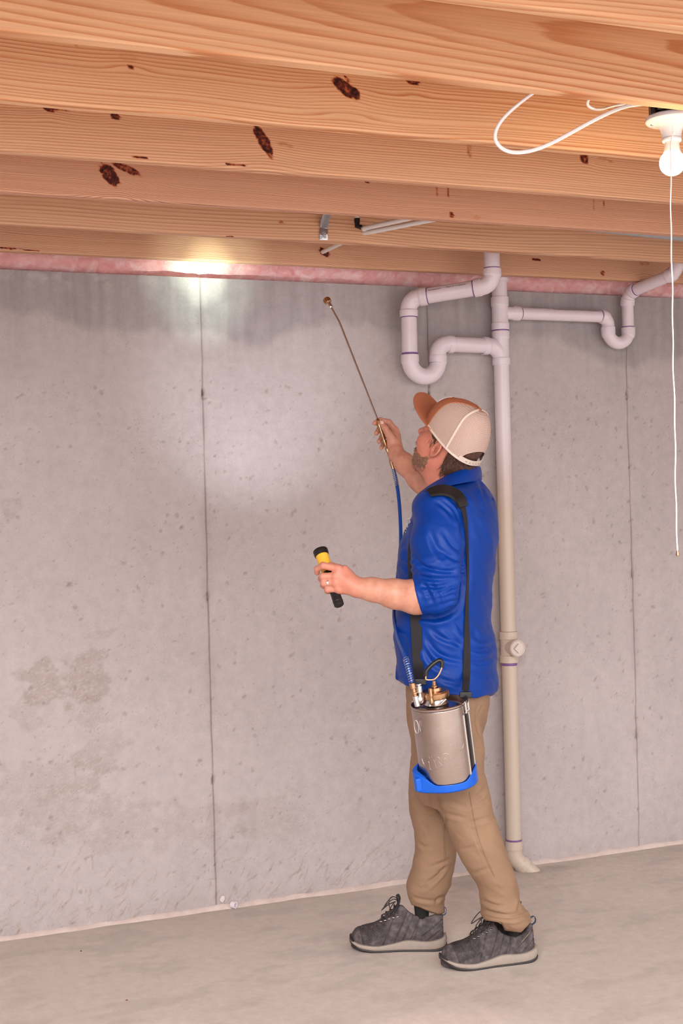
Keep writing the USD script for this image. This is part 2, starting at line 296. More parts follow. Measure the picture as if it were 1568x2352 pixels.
# ---- floor joists, solid-grain lumber
def wood(name, light, dark, sp):
    N = {'gc': ('attribute', {'attribute': 'ring'}), 'kn': ('attribute', {'attribute': 'knot'}), 'tn': ('attribute', {'attribute': 'tone'}), 't': ('texture_coordinate', {}),
         'mp': ('mapping', {'scale': (1.6, 60., 60.)}), 'n': ('noise_texture', {'scale': 1., 'detail': 2.}), 'nm': ('math', {'math_type': 'multiply_add', 'value2': sp*.55, 'value3': -sp*.27}),
         'ad': ('math', {'math_type': 'add'}), 'dv': ('math', {'math_type': 'divide', 'value2': sp}), 'fr': ('math', {'math_type': 'fraction'}),
         'r': ('rgb_ramp', {'ramp': [(0, light), (.38, tuple(np.array(light)*.97)), (.68, tuple(np.array(light)*.45+np.array(dark)*.55)), (.84, dark), (.93, dark), (1, light)]}),
         'mp2': ('mapping', {'scale': (3., 220., 220.)}), 'n2': ('noise_texture', {'scale': 1., 'detail': 1.}), 'm2': ('map_range', {'clamp': True, 'from_min': .3, 'from_max': .7, 'to_min': .93, 'to_max': 1.06}),
         'mp3': ('mapping', {'scale': (1.1, 16., 16.)}), 'n3': ('noise_texture', {'scale': 1., 'detail': 2.}), 'm3': ('map_range', {'clamp': True, 'from_min': .38, 'from_max': .66, 'to_min': 0., 'to_max': .40}), 'c0': ('mix_color', {'blend_type': 'mix', 'b': tuple(np.array(light)*.93)}),
         'c1': ('mix_color', {'blend_type': 'multiply', 'fac': 1.}), 'c2': ('mix_color', {'blend_type': 'mix', 'b': lin(200, 134, 90)}),
         'k1': ('mix_color', {'blend_type': 'mix'}), 'kr': ('rgb_ramp', {'ramp': [(0, lin(190, 110, 62)), (.35, lin(150, 70, 40)), (.6, lin(92, 34, 24)), (.85, lin(60, 20, 16)), (1, lin(30, 14, 12))]}),
         'ks': ('map_range', {'clamp': True, 'from_min': .02, 'from_max': .45, 'to_min': 0., 'to_max': 1.}), 'kn2': ('noise_texture', {'scale': 120., 'detail': 2.}), 'ka': ('math', {'math_type': 'multiply_add', 'value2': 1.5, 'value3': -.80}), 'kb': ('math', {'math_type': 'add'}),
         'b': ('bump', {'strength': .25, 'distance': .0015}), 'p': ('principled_bsdf', {'roughness': .62, 'specular_ior_level': .3})}
    L = [('t.object', 'mp.vector'), ('mp.vector', 'n.vector'), ('n.fac', 'nm.value1'), ('gc.fac', 'ad.value1'), ('nm.value', 'ad.value2'), ('ad.value', 'dv.value1'), ('dv.value', 'fr.value1'), ('fr.value', 'r.fac'),
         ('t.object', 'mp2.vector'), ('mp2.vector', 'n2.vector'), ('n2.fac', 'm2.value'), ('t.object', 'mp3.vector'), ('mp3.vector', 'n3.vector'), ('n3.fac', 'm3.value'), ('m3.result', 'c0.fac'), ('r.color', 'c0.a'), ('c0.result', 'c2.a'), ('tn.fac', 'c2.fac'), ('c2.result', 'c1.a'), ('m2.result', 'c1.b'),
         ('t.object', 'kn2.vector'), ('kn2.fac', 'ka.value1'), ('kn.fac', 'kb.value1'), ('ka.value', 'kb.value2'), ('kb.value', 'kr.fac'), ('kn.fac', 'ks.value'), ('ks.result', 'k1.fac'), ('c1.result', 'k1.a'), ('kr.color', 'k1.b'), ('k1.result', 'p.base_color'),
         ('n2.fac', 'b.height'), ('b.normal', 'p.normal')]
    return usdkit.material(stage, '/World/Looks/'+name, N, L, surface='p.BSDF')
JY = {k: -.12844-(5-k)*.4064 for k in range(-3, 6)}
# knots: px, py, half width, half height (px), tilt of the long axis, strength
KNOTS = {1: [(791, 202, 36, 15, -.62, 1.), (797, 181, 9, 4, -.6, .8), (816, 216, 8, 13, 0, 1.), (949, 189, 16, 7, 0, .9), (300, 154, 6, 4, 0, .9), (295, 132, 20, 12, 0, .12), (175, 105, 4, 6, .6, .35), (1283, 327, 5, 2, 0, .7)],
         2: [(605, 324, 38, 13, -1.05, 1.), (615, 345, 8, 10, 0, 1.), (655, 333, 20, 4, -.1, .3), (113, 249, 15, 8, -.2, 1.), (140, 252, 20, 3, -.1, .5), (264, 266, 11, 8, -.4, .9), (1078, 345, 6, 17, 0, .35), (323, 363, 20, 2.2, 0, 1.), (541, 379, 25, 2.2, 0, 1.), (1342, 364, 10, 14, .3, .8), (1390, 366, 22, 3, -.2, .3)],
         3: [(252, 402, 28, 17, -.85, 1.), (262, 415, 8, 9, 0, 1.), (290, 387, 34, 9, -.35, .75), (843, 416, 9, 3, 0, 1.), (1037, 494, 6, 7, 0, .95), (1095, 499, 9, 4, 0, .25), (126, 432, 1.6, 9, 0, .6), (1004, 440, 1.6, 14, 0, .5), (1030, 440, 1.8, 16, 0, .55), (1363, 470, 1.6, 14, 0, .4), (1385, 470, 1.8, 16, 0, .5)],
         4: [(645, 511, 6, 3, 0, .6), (1045, 569, 30, 1.6, -.05, .12), (529, 543, 8, 1.5, 0, .7)],
         5: [(1232, 596, 12, 3.4, 0, 1.), (1384, 627, 6, 7, 0, .7), (20, 571, 22, 2, -.02, 1.), (62, 574, 26, 1.6, -.05, .9), (745, 579, 13, 9, -.4, 1.), (1480, 604, 14, 5, 0, .3)],
         0: [], -1: [], -2: [], -3: []}
# ring spacing, pith height, pith depth behind the face, noise seed, light, dark
SP = {-3: (.010, .17, .03, 1), -2: (.009, .17, .03, 2), -1: (.0105, .20, .06, 3), 0: (.0125, .165, .018, 4), 1: (.0085, .185, .022, 5), 2: (.0066, .215, .05, 6), 3: (.0040, .225, .05, 7), 4: (.0125, .20, .012, 8), 5: (.0045, .26, .09, 9)}
TINT = {4: ((218, 172, 138), (182, 130, 96)), 3: ((218, 168, 138), (174, 118, 92)), 5: ((212, 166, 134), (174, 122, 94)), 2: ((224, 178, 142), (190, 130, 92))}
JL = {0: 'wide-grained pine joist whose underside the light bulb box hangs behind', 1: 'pine joist behind the lamp, lit golden with a big slanted knot near its middle', 2: 'third pine joist down, with a tall dark knot left of centre',
      3: 'fine-grained reddish joist with a round dark knot at left and a black stamp mark', 4: 'broad-grained joist with the shiny metal strap hanging on its face', 5: 'lowest joist, directly over the pink insulation on the wall',
      -1: 'nearest joist, cutting the top right corner of the picture', -2: 'pine joist overhead, next nearer than the one at the top right corner', -3: 'pine joist overhead nearest the camera'}
HJ, TJ = .2352, .038
def build_joist(k):
    y0 = JY[k]; sp, zc, dp, seed = SP[k]
    if k >= -1:
        xl, xr = on_y(0, 300, y0)[0]-.15, on_y(1568, 300, y0)[0]+.15
        xs = np.r_[np.arange(XA, xl, .15), np.arange(xl, xr, .0065), np.arange(xr, XB+.001, .15)]
    else: xs = np.arange(XA, XB+.001, .05)
    r = .005; pr = []
    zf = np.linspace(HJ-.002, r, 52)
    pr += [(0, z) for z in zf]+[(r-r*math.cos(t), r-r*math.sin(t)) for t in np.linspace(.4, 1.57, 4)]+[(y, 0) for y in np.linspace(r+.004, TJ-r, 6)]+[(TJ-r+r*math.sin(t), r-r*math.cos(t)) for t in np.linspace(.4, 1.57, 4)]+[(TJ, z) for z in np.linspace(.012, HJ, 6)]+[(.002, HJ)]
    pr = np.array(pr); n = len(pr)
    Yl = np.broadcast_to(pr[:, 0], (len(xs), n)).copy(); Zl = np.broadcast_to(pr[:, 1], (len(xs), n)).copy(); X = np.broadcast_to(xs[:, None], (len(xs), n)).copy()
    Yl += .004*(meshkit.fbm(np.stack([X*.6, X*0, X*0+seed], -1), 2, seed)-.5); Zl += .004*(meshkit.fbm(np.stack([X*.5, X*0+seed, X*0], -1), 2, seed+9)-.5)
    nz = lambda fx, s: meshkit.fbm(np.stack([X*fx, X*0+seed*7.3, Zl*0], -1), 3, s)-.5
    zcx = zc+.06*nz(.9, 3); dpx = dp*(1+1.4*nz(.7, 4))+.03*nz(.35, 6); rr = np.hypot(Zl-zcx, Yl+dpx)
    rr += .006*(meshkit.fbm(np.stack([X*2.2, Yl*9, Zl*11+seed], -1), 3, 14)-.5)*1.6
    if k == 0: rr = np.hypot(Zl-(.135+.03*nz(.8, 3)), np.maximum(.012, .03+.055*(2.35-X)*.9))  # cathedral figure towards the right end
    rr = rr+SP[k][0]*1.1*(meshkit.noise(np.stack([rr/(SP[k][0]*2.3), rr*0+seed, rr*0], -1), 18)-.5)
    kn = np.zeros_like(X)
    for px, py, a, b, an, st in KNOTS[k]:
        c = on_y(px, py, y0); sc = np.dot(c-CAM, Fw)/FPX; a, b = a*sc*1.08, b*sc; u = X-c[0]; v = (Zl-(c[2]-ZJ))
        uu = u*math.cos(an)+v*math.sin(an); vv = -u*math.sin(an)+v*math.cos(an); q = np.hypot(uu/a, vv/b); w = meshkit.fbm(np.stack([X*90, Yl*50, Zl*90], -1), 3, 15)
        kn = np.maximum(kn, st*(1-sm(.72, 1.12, q+.55*(w-.5)))*(.55+.45*sm(.25, .9, q+.5*(w-.5))))
        if a > .008 and b > .005:
            s = max(a, b); rr -= np.sign(Zl-zcx)*.0 + (-1)*.010*min(s/.03, 1.3)*np.exp(-(u/(2.4*s))**2-((v+s*.9)/(1.3*s))**2)
    kn *= (Yl < .012)
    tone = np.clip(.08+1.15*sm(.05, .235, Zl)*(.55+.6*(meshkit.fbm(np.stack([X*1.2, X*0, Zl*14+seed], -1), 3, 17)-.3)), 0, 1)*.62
    V = np.stack([X, y0+Yl, ZJ+Zl], -1).reshape(-1, 3); i = np.arange(len(xs)-1)[:, None]*n; j = np.arange(n)[None]; jn = (j+1) % n
    Q = np.stack([i+j, i+jn, i+n+jn, i+n+j], -1).reshape(-1, 4); F = np.vstack([Q[:, [0, 1, 2]], Q[:, [0, 2, 3]]])
    return (V, F), rr.ravel(), kn.ravel(), tone.ravel()
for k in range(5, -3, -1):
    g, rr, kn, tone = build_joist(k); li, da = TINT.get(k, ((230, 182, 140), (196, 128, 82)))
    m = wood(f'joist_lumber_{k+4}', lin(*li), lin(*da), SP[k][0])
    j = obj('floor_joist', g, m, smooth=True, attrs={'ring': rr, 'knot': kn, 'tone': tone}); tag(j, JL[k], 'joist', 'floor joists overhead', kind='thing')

# ---- pink insulation stuffed along the sill
def build_insul():
    xs = np.arange(XA, XB, .012); t = np.linspace(0, 1, 22); X, T = np.meshgrid(xs, t, indexing='ij')
    z = ZT-.004+T*.19; y = .045-.070*np.sin(np.clip(T*1.5+.12, 0, 1)*np.pi*.5)+.02*sm(.6, 1, T); P = np.stack([X, y, z], -1)
    f = meshkit.fbm(P*np.array([9, 9, 14]), 4, 101)-.5; f2 = meshkit.fbm(P*np.array([38, 38, 60]), 4, 102)-.5
    y = y-.042*f-.02*f2; z = z+.012*f2*(T > .01)+(T < .06)*(-.004-.012*np.abs(f2))
    V = np.stack([X, y, z], -1).reshape(-1, 3); n = len(t); i = np.arange(len(xs)-1)[:, None]*n; j = np.arange(n-1)[None]
    Q = np.stack([i+j, i+n+j, i+n+j+1, i+j+1], -1).reshape(-1, 4); F = np.vstack([Q[:, [0, 1, 2]], Q[:, [0, 2, 3]]])
    bx = box((XA, .05, ZT+.04), (XB, .16, ZT+.18)); nv = len(V); return (np.vstack([V, bx.vertices]), np.vstack([F, bx.faces+nv]))
pk = usdkit.material(stage, '/World/Looks/pink_fibreglass', {
    't': ('texture_coordinate', {}), 'n': ('noise_texture', {'scale': 20., 'detail': 6., 'distortion': 1.2}), 'r': ('rgb_ramp', {'ramp': [(.25, lin(222, 148, 146)), (.5, lin(236, 174, 172)), (.75, lin(246, 212, 212))]}),
    'n2': ('noise_texture', {'scale': 160., 'detail': 5., 'distortion': 2.}), 'b': ('bump', {'strength': .8, 'distance': .006}), 'p': ('principled_bsdf', {'roughness': 1., 'specular_ior_level': .1, 'sheen_weight': .3})},
    [('t.object', 'n.vector'), ('n.fac', 'r.fac'), ('r.color', 'p.base_color'), ('t.object', 'n2.vector'), ('n2.fac', 'b.height'), ('b.normal', 'p.normal')], surface='p.BSDF')
ins = obj('insulation_batt', build_insul(), pk, smooth=True); tag(ins, 'pink fibreglass insulation stuffed along the top of the concrete wall', 'insulation', kind='thing')
# ================================================================== PLUMBING, LAMP, CABLES
def at_h(a, b, t): return np.asarray(a)+(np.asarray(b)-np.asarray(a))*t
SX, SY = 2.547, -.052
zs_ = lambda py: 2.2058-(py-718)*.001717
# warm light tint painted into the stack colour: beige below, white above
pvc_tint = usdkit.material(stage, '/World/Looks/painted_tint_pvc', {
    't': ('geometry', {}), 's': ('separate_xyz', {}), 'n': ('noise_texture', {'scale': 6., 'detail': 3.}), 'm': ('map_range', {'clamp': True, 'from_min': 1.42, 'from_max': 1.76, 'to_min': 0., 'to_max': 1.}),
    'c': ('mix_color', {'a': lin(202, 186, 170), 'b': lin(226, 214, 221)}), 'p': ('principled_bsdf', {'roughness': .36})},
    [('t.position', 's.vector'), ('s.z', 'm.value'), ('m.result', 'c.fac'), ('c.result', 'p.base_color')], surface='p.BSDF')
DP = thing('drain_pipe', 'white plastic drain stack with two looping traps standing against the concrete wall', 'pipe', (SX, SY, 0))
RB, RS = .0302, .0243
def pipe(a, b, r, m='pvc', ext=.0):
    a, b = np.asarray(a), np.asarray(b); d = (b-a)/np.linalg.norm(b-a); mm = MT[m] if isinstance(m, str) else m
    return obj('pipe_length', tube([a-d*ext, b+d*ext], r, 28), mm, DP)
def ring(c, d, r, h, m='primer', name='primer_band', par=None):
    d = np.asarray(d, float)/np.linalg.norm(d); c = np.asarray(c)
    return obj(name, tube([c-d*h/2, c+d*h/2], r, 28), MT[m], par or DP)
def hubbed(path, r, hub0, hub1, name, hr=1.17, m=None):
    """fitting swept along path with a wider socket at its ends (lengths hub0, hub1)"""
    path = np.asarray(path, float); s = np.r_[0, np.cumsum(np.linalg.norm(np.diff(path, axis=0), axis=1))]; L = s[-1]
    tt = [0, .0015]; 
    ss = np.unique(np.r_[s, [.002, max(hub0-.003, .001), hub0, hub0+.004] if hub0 else [0], [L-.002, L-hub1+.003, L-hub1, L-hub1-.004] if hub1 else [L]])
    ss = ss[(ss >= 0) & (ss <= L)]; P = np.stack([np.interp(ss, s, path[:, i]) for i in range(3)], 1)
    rad = np.full(len(ss), r*1.07)
    for h, q in ((hub0, ss), (hub1, L-ss)):
        if h: rad = np.where(q <= h+1e-6, r*hr, rad); rad = np.where(q < .0015, r*(hr-.05), rad)
    return obj(name, tube(P, rad, 28), m or MT['pvc'], DP, smooth=50)
S = lambda z: np.array([SX, SY, z])
pipe(S(2.252), S(2.56), RB, pvc_tint); 
obj('coupling', lathe([(RB*1.02, 0), (RB*1.2, .002), (RB*1.2, .016), (RB*1.04, .018)], S(2.325), (0, 0, 1)), pvc_tint, DP)
pipe(S(.93), S(2.02), RB, pvc_tint); pipe(S(.115), S(.84), RB, pvc_tint)
# upper tee with its branch to the right
hubbed([S(z) for z in (2.268, 2.2, 2.137)], RB, .034, .027, 'sanitary_tee')
rc = on_y(1402, 724, SY-.004); lc = on_y(1150, 718, SY); br = np.array([rc[0], SY, 2.206]); b0 = S(2.206)
hubbed([b0, b0+np.array([.03, 0, 0]), b0+np.array([.088, 0, .0])], RS, 0, .03, 'tee_branch', 1.2)
d = np.array([1, 0, 0]); e1 = br-d*.045
pipe(b0+d*.07, e1, RS); ring(b0+d*.091, d, RS*1.012, .004, 'pvc_print'); ring(e1-d*.001, d, RS*1.03, .005)
dn = on_y(1396, 753, SY); uR = on_y(1442, 753, SY); lx, rx = dn[0], uR[0]; zb = 2.148; cr = (rx-lx)/2
elb = np.vstack([e1, arc(e1, (lx, SY, 2.206), (lx, SY, 2.10), .034)[::1], [(lx, SY, zb+.012)]]); elb[:, 1] = SY
hubbed(elb, RS, .026, .0, 'elbow', 1.2)
ut = [(lx, SY, zb+.016)]+[(lx+cr-cr*math.cos(t), SY, zb-cr*math.sin(t)) for t in np.linspace(0, math.pi, 20)]+[(rx, SY, zb+.016)]
hubbed(ut, RS, .032, .032, 'trap_bend', 1.2)
ring((rx, SY, zb+.018), (0, 0, 1), RS*1.03, .004)
c45 = on_y(1441, 674, SY); c45 = np.array([rx, SY, c45[2]]); upc = on_y(1556, 625, -.31); up2 = upc+np.array([0, 0, .2])
pipe((rx, SY, zb), (rx, SY, c45[2]-.03), RS)
dd = (upc-c45)/np.linalg.norm(upc-c45)
hubbed(np.vstack([[(rx, SY, c45[2]-.052)], arc((rx, SY, zb), c45, upc, .05), [c45+dd*.046]]), RS, .028, .026, 'elbow', 1.2); ring(c45+dd*.049, dd, RS*1.03, .004)
pipe(c45+dd*.03, upc-dd*.04, RS)
hubbed(np.vstack([[upc-dd*.05], arc(c45, upc, up2, .045), [upc+np.array([0, 0, .05])]]), RS, .026, .026, 'elbow', 1.2)
pipe(upc+np.array([0, 0, .03]), up2, RS)
# lower tee sweeping to the left
hubbed([S(z) for z in (2.133, 2.06, 1.999)], RB, .027, .027, 'sanitary_tee'); ring(S(2.136), (0, 0, 1), RB*1.14, .006)
lt = on_y(1140, 793, SY); zl = lt[2]-.003; hx = np.array([SX, SY, zl])
hubbed(np.vstack([[S(zl-.075)], arc(S(zl-.2), hx, hx-np.array([1., 0, 0]), .055), [hx-np.array([.082, 0, 0])]]), RB, 0, .024, 'tee_branch', 1.17); ring(hx-np.array([.084, 0, 0]), (1, 0, 0), RB*1.03, .006)
LY = -.07
la = on_y(939, 740, LY)[0]; ra = on_y(1005.5, 825, LY)[0]; rb2 = (ra-la)/2; zu = on_y(975, 829, LY)[2]
ze = zl; ce1 = np.array([ra, LY, ze])
hubbed(np.vstack([[(ra, LY, zu+.022)], arc((ra, LY, zu), ce1, ce1+np.array([1., 0, 0]), .042), [ce1+np.array([.066, 0, 0])]]), RB, 0, .024, 'elbow', 1.15)
pipe(ce1+np.array([.06, 0, 0]), hx-np.array([.07, .004, 0]), RB)
ut = [(la, LY, zu+.022)]+[(la+rb2-rb2*math.cos(t), LY, zu-rb2*math.sin(t)) for t in np.linspace(0, math.pi, 24)]+[(ra, LY, zu+.022)]
hubbed(ut, RB, .03, .03, 'trap_bend', 1.15); ring((ra, LY, zu+.024), (0, 0, 1), RB*1.05, .004); ring((la, LY, zu+.026), (0, 0, 1), RB*1.015, .008)
ctop = on_y(938, 687, LY); cL = np.array([la, LY, ctop[2]]); cR = on_y(1130.5, 655, -.255); cU = cR+np.array([0, 0, .3])
pipe((la, LY, zu+.01), (la, LY, cL[2]-.05), RB, pvc_tint if False else 'pvc')
dl = (cR-cL)/np.linalg.norm(cR-cL)
hubbed(np.vstack([[(la, LY, cL[2]-.068)], arc((la, LY, zu), cL, cR, .046), [cL+dl*.072]]), RB, .025, .026, 'elbow', 1.16); ring((la, LY, cL[2]-.069), (0, 0, 1), RB*1.03, .005); ring(cL+dl*.075, dl, RB*1.03, .003)
P1 = pipe(cL+dl*.05, cR-dl*.05, RB); ring(cR-dl*.073, dl, RB*1.03, .003)
hubbed(np.vstack([[cR-dl*.07], arc(cL, cR, cU, .046), [cR+np.array([0, 0, .062])]]), RB, .026, .026, 'elbow', 1.16); ring(cR+np.array([0, 0, .064]), (0, 0, 1), RB*1.03, .003)
pipe(cR+np.array([0, 0, .05]), cU, RB)
# cleanout
obj('cleanout_tee', lathe([(RB*1.05, 0), (RB*1.19, .002), (RB*1.19, .029), (RB*1.08, .032), (RB*1.08, .092), (RB*1.19, .095), (RB*1.19, .123), (RB*1.05, .125)], S(.823), (0, 0, 1)), pvc_tint, DP)
cz = np.array([SX, SY, .886])
obj('cleanout_branch', lathe([(RB*.95, 0), (RB*.95, .052), (RB*1.1, .055), (RB*1.1, .07)], cz, (0, -1, 0)), pvc_tint, DP)
plug = obj('cleanout_plug', lathe([(RB*.9, .060), (RB*1.06, .062), (RB*1.06, .072), (RB*.98, .0745), (RB*.9, .0735), (RB*.86, .0715), (.001, .0715)], cz, (0, -1, 0)), mat('cleanout_plug', lin(212, 198, 190), .45), DP)
sq = trimesh.creation.box((.027, .012, .027)); sq.apply_transform(trimesh.transformations.rotation_matrix(math.pi/4, [0, 1, 0])); sq.apply_translation(cz+np.array([0, -.0755, 0]))
obj('plug_square', sq, mat('plug_square', lin(214, 200, 192), .45), plug, smooth=False)
ring(S(.818), (0, 0, 1), RB*1.012, .010); ring(S(.124), (0, 0, 1), RB*1.015, .007)
fe = on_z(1222, 1999, 0); fe = np.array([fe[0], max(fe[1], -.13), -.01]); ce = S(.052)
hubbed(np.vstack([[S(.118)], arc(S(.12), ce, fe, .045), [ce+(fe-ce)*.62]]), RB, .03, .024, 'elbow', 1.15, pvc_tint); pipe(ce+(fe-ce)*.5, ce+(fe-ce)*1.15, RB, pvc_tint)
# printed lines on the pipes (wrapped around the pipe, upside down as in place)
def wrap_text(txt, h, a, d, r, ang, up, par_name, m='pvc_print', stretch=1.):
    """text along unit d from a, wrapped on a cylinder of radius r; ang: angle of the baseline round the axis, measured from `up` direction"""
    t = meshkit.text_mesh(txt, h, .0004); v = t.vertices.copy(); w = np.cross(d, up)
    th = ang+v[:, 1]/r; rad = r+.0003+v[:, 2]
    p = np.asarray(a)+np.outer(v[:, 0]*stretch, d)+rad[:, None]*(np.cos(th)[:, None]*up+np.sin(th)[:, None]*w)
    return obj(par_name, (p, t.faces), MT[m], DP, smooth=False)
vd = -Fw
up = np.cross(dl, np.cross(vd, dl)); up /= np.linalg.norm(up)
wrap_text('- CHARLOTTE PIPE - - homegrown K200  2" IPS', .0065, cR-dl*.088, -dl, RB, .48, up, 'printed_line', stretch=1.0)
up2_ = np.cross(d, np.cross(vd, d)); up2_ /= np.linalg.norm(up2_)
wrap_text('ASTM D 1785 PVC 1-1/2 IN SCH 40 NSF-PW DWV 330 PSI AT 73F', .0048, e1-d*.02, -d, RS, .80, up2_, 'printed_line', stretch=.98)

# ---- lampholder
LYp = -2.055
fl_ = on_y(1541, 277, LYp); bl_ = on_y(1541, 374, LYp); LX = fl_[0]; FZ = fl_[2]; BZ = bl_[2]
LP = thing('light_fixture', 'lit bulb in a white porcelain lampholder under a black box between the joists', 'lamp', (LX, LYp, FZ))
bxk = lathe([(.050, 0), (.052, .004), (.052, .05), (.049, .054)], (LX, LYp, FZ+.006), (0, 0, 1), 8)
obj('junction_box', cat(bxk, box((LX-.06, LYp-.062, FZ+.012), (LX+.02, LYp-.03, FZ+.05)), tube([(LX-.056, LYp-.01, FZ+.008), (LX-.056, LYp-.01, FZ+.04)], .008, 10)), MT['black'], LP, smooth=30)
obj('lampholder', lathe([(.02, .010), (.058, .009), (.0605, .006), (.0605, -.001), (.057, -.005), (.040, -.008), (.031, -.013), (.026, -.022), (.0235, -.032), (.0225, -.040)], (LX, LYp, FZ), (0, 0, 1), 48), MT['porcelain'], LP, smooth=40)
obj('socket_ring', lathe([(.0205, -.034), (.0225, -.037), (.0225, -.041), (.0205, -.042), (.0225, -.043), (.0232, -.047), (.0215, -.050), (.019, -.050)], (LX, LYp, FZ), (0, 0, 1), 40), MT['porcelain'], LP, smooth=40)
for a in (2.6, 5.7): obj('mounting_screw', lathe([(.0045, -.0048), (.0045, -.0072), (.003, -.0085), (.0005, -.009)], (LX+.044*math.cos(a), LYp+.044*math.sin(a), FZ), (0, 0, 1), 14), MT['steel'], LP)
bh = FZ-BZ; n0 = .048
bulb_p = [(.0165, -n0), (.0172, -n0-.006), (.0182, -n0-.018)]
obj('bulb_base', lathe(bulb_p+[(.0195, -bh+.026)], (LX, LYp, FZ), (0, 0, 1), 40), MT['porcelain'], LP, smooth=60)
glow = usdkit.material(stage, '/World/Looks/lit_bulb', {'e': ('emission', {'color': (1., .72, .36), 'strength': 52.})}, [], surface='e.emission')
gl = [(.0195, -bh+.0262)]+[(.0305*math.sin(t), -bh+.0305*math.cos(t)) for t in np.linspace(.72, math.pi, 14)]
obj('bulb_globe', lathe(gl, (LX, LYp, FZ), (0, 0, 1), 24), glow, LP, smooth=60)
cpts = [on_y(1539, 330, LYp-.035)]
for py in np.linspace(407, 1268, 30):
    x = np.interp(py, [330, 700, 1000, 1268], [1538.5, 1543.5, 1549.5, 1554.5])+.8*math.sin(py*.05)+.7*math.sin(py*.021); cpts.append(on_y(x, py, LYp-.035))
cpts = np.array(cpts); cpts = spline(cpts, 120)
cpts = np.vstack([[(LX-.008, LYp-.018, FZ-.03)], cpts])
obj('pull_cord', tube(cpts, .0017, 8), MT['cord'], LP); e = cpts[-1]
obj('cord_tip', lathe([(.001, .004), (.0025, .003), (.003, 0), (.0042, -.004), (.0044, -.008), (.003, -.009)], e, (0, 0, 1), 16), MT['brass'], LP)

# ---- white cable looping to the lamp (flat two-wire sheath)
def flat_cable(name, pts, w, t, label):
    P = spline(pts, 90); a = np.linspace(0, 2*np.pi, 14, endpoint=False); pr = np.stack([np.sign(np.cos(a))*np.abs(np.cos(a))**.7*w, np.sign(np.sin(a))*np.abs(np.sin(a))**.7*t], 1)
    m = tube(P, 1., prof=pr); o = obj(name, m, MT['cable'], smooth=50); tag(o, label, 'cable')
cy = [(1262, 190, -2.10), (1225, 213, -2.06), (1180, 248, -2.03), (1146, 285, -2.0), (1137, 318, -1.98), (1156, 343, -1.97), (1195, 350, -1.97), (1245, 338, -1.98), (1300, 311, -1.99), (1360, 278, -2.0), (1420, 250, -2.02), (1455, 241, -2.04), (1482, 239, -2.045)]
flat_cable('electric_cable', [on_y(*c) for c in cy], .0046, .0030, 'white electrical cable hanging in a long loop left of the lamp')
cy = [(1362, 215, -2.06), (1351, 230, -2.03), (1350, 242, -2.01), (1364, 250, -2.0), (1385, 250, -1.985), (1410, 243, -1.975), (1450, 237, -1.99), (1481, 234, -2.0)]
flat_cable('electric_cable', [on_y(*c) for c in cy], .0034, .0026, 'short thin white cable curl behind the long cable loop')

# ---- grey conduit in a joist bay at the right
a, b = on_y(1225, 518, JY[3]+.115), on_y(1640, 561, JY[3]+.095); dv = (b-a)/np.linalg.norm(b-a)
o = obj('conduit', tube([a-dv*.1+np.array([0, 0, .03]), b+dv*1.2+np.array([0, 0, .03])], .030, 24), MT['grey_duct']); tag(o, 'grey conduit showing under a joist at the right edge', 'conduit')

# ---- water tubing between the joists
WP = thing('water_tube', 'white water tubing with a black elbow coming out between two joists', 'pipe', tuple(on_y(820, 515, JY[4]-.04)))
q = on_y(820, 517, JY[4]-.045); q1 = on_y(834, 525, JY[4]-.06); q2 = on_y(945, 500, JY[3]+.062)
obj('tube_riser', tube([q+np.array([0, 0, .012]), q+np.array([0, 0, .16])], .0080, 18), MT['pex'], WP)
obj('tube_elbow', cat(tube([q+np.array([0, 0, .022]), q+np.array([0, 0, .008])], .0098, 18), tube([q+np.array([0, 0, .018]), q-np.array([0, 0, .004]), at_h(q, q1, .5), q1], [.0085, .009, .0085, .0085], 18)), MT['black'], WP)
dq = (q2-q1)/np.linalg.norm(q2-q1); obj('crimp_ring', tube([q1+dq*.002, q1+dq*.010], .0108, 20), MT['steel'], WP)
obj('tube_run', tube([q1, q2, q2+dq*.004], .0080, 18), MT['pex'], WP)
r1 = on_y(834, 536, JY[4]+.006); r2 = on_y(1000, 503, JY[3]+.06)
o = obj('water_tube', tube([r1, r2], .0082, 18), MT['pex']); tag(o, 'plain white water tube slanting out of a joist just below the elbowed one', 'pipe')
r1 = on_y(740, 579, JY[5]+.006); r2 = on_y(790, 555, JY[4]+.05)
o = obj('water_tube', tube([r1, r2], .0080, 18), MT['pex']); tag(o, 'stub of white water tube entering a hole in the lowest joist', 'pipe')

# ---- shiny metal strap on a joist face
sp_ = [on_y(756, 470, JY[4]-.075), on_y(752, 490, JY[4]-.055), on_y(746, 507, JY[4]-.026), on_y(744, 522, JY[4]-.006), on_y(743.5, 524, JY[4]-.004), on_y(743, 537, JY[4]-.006), on_y(743, 551, JY[4]-.003)]
P = np.array(sp_); pr = np.array([(-.0145, -.0006), (-.007, -.0022), (.007, -.0022), (.0145, -.0006), (.0145, .0006), (.007, -.001), (-.007, -.001), (-.0145, .0006)])
mS = tube(P, 1., prof=pr, N0=np.array([1., 0, 0])); o = obj('metal_strap', mS, MT['zinc'], smooth=25); tag(o, 'shiny bent metal strap on the face of a joist', 'strap')

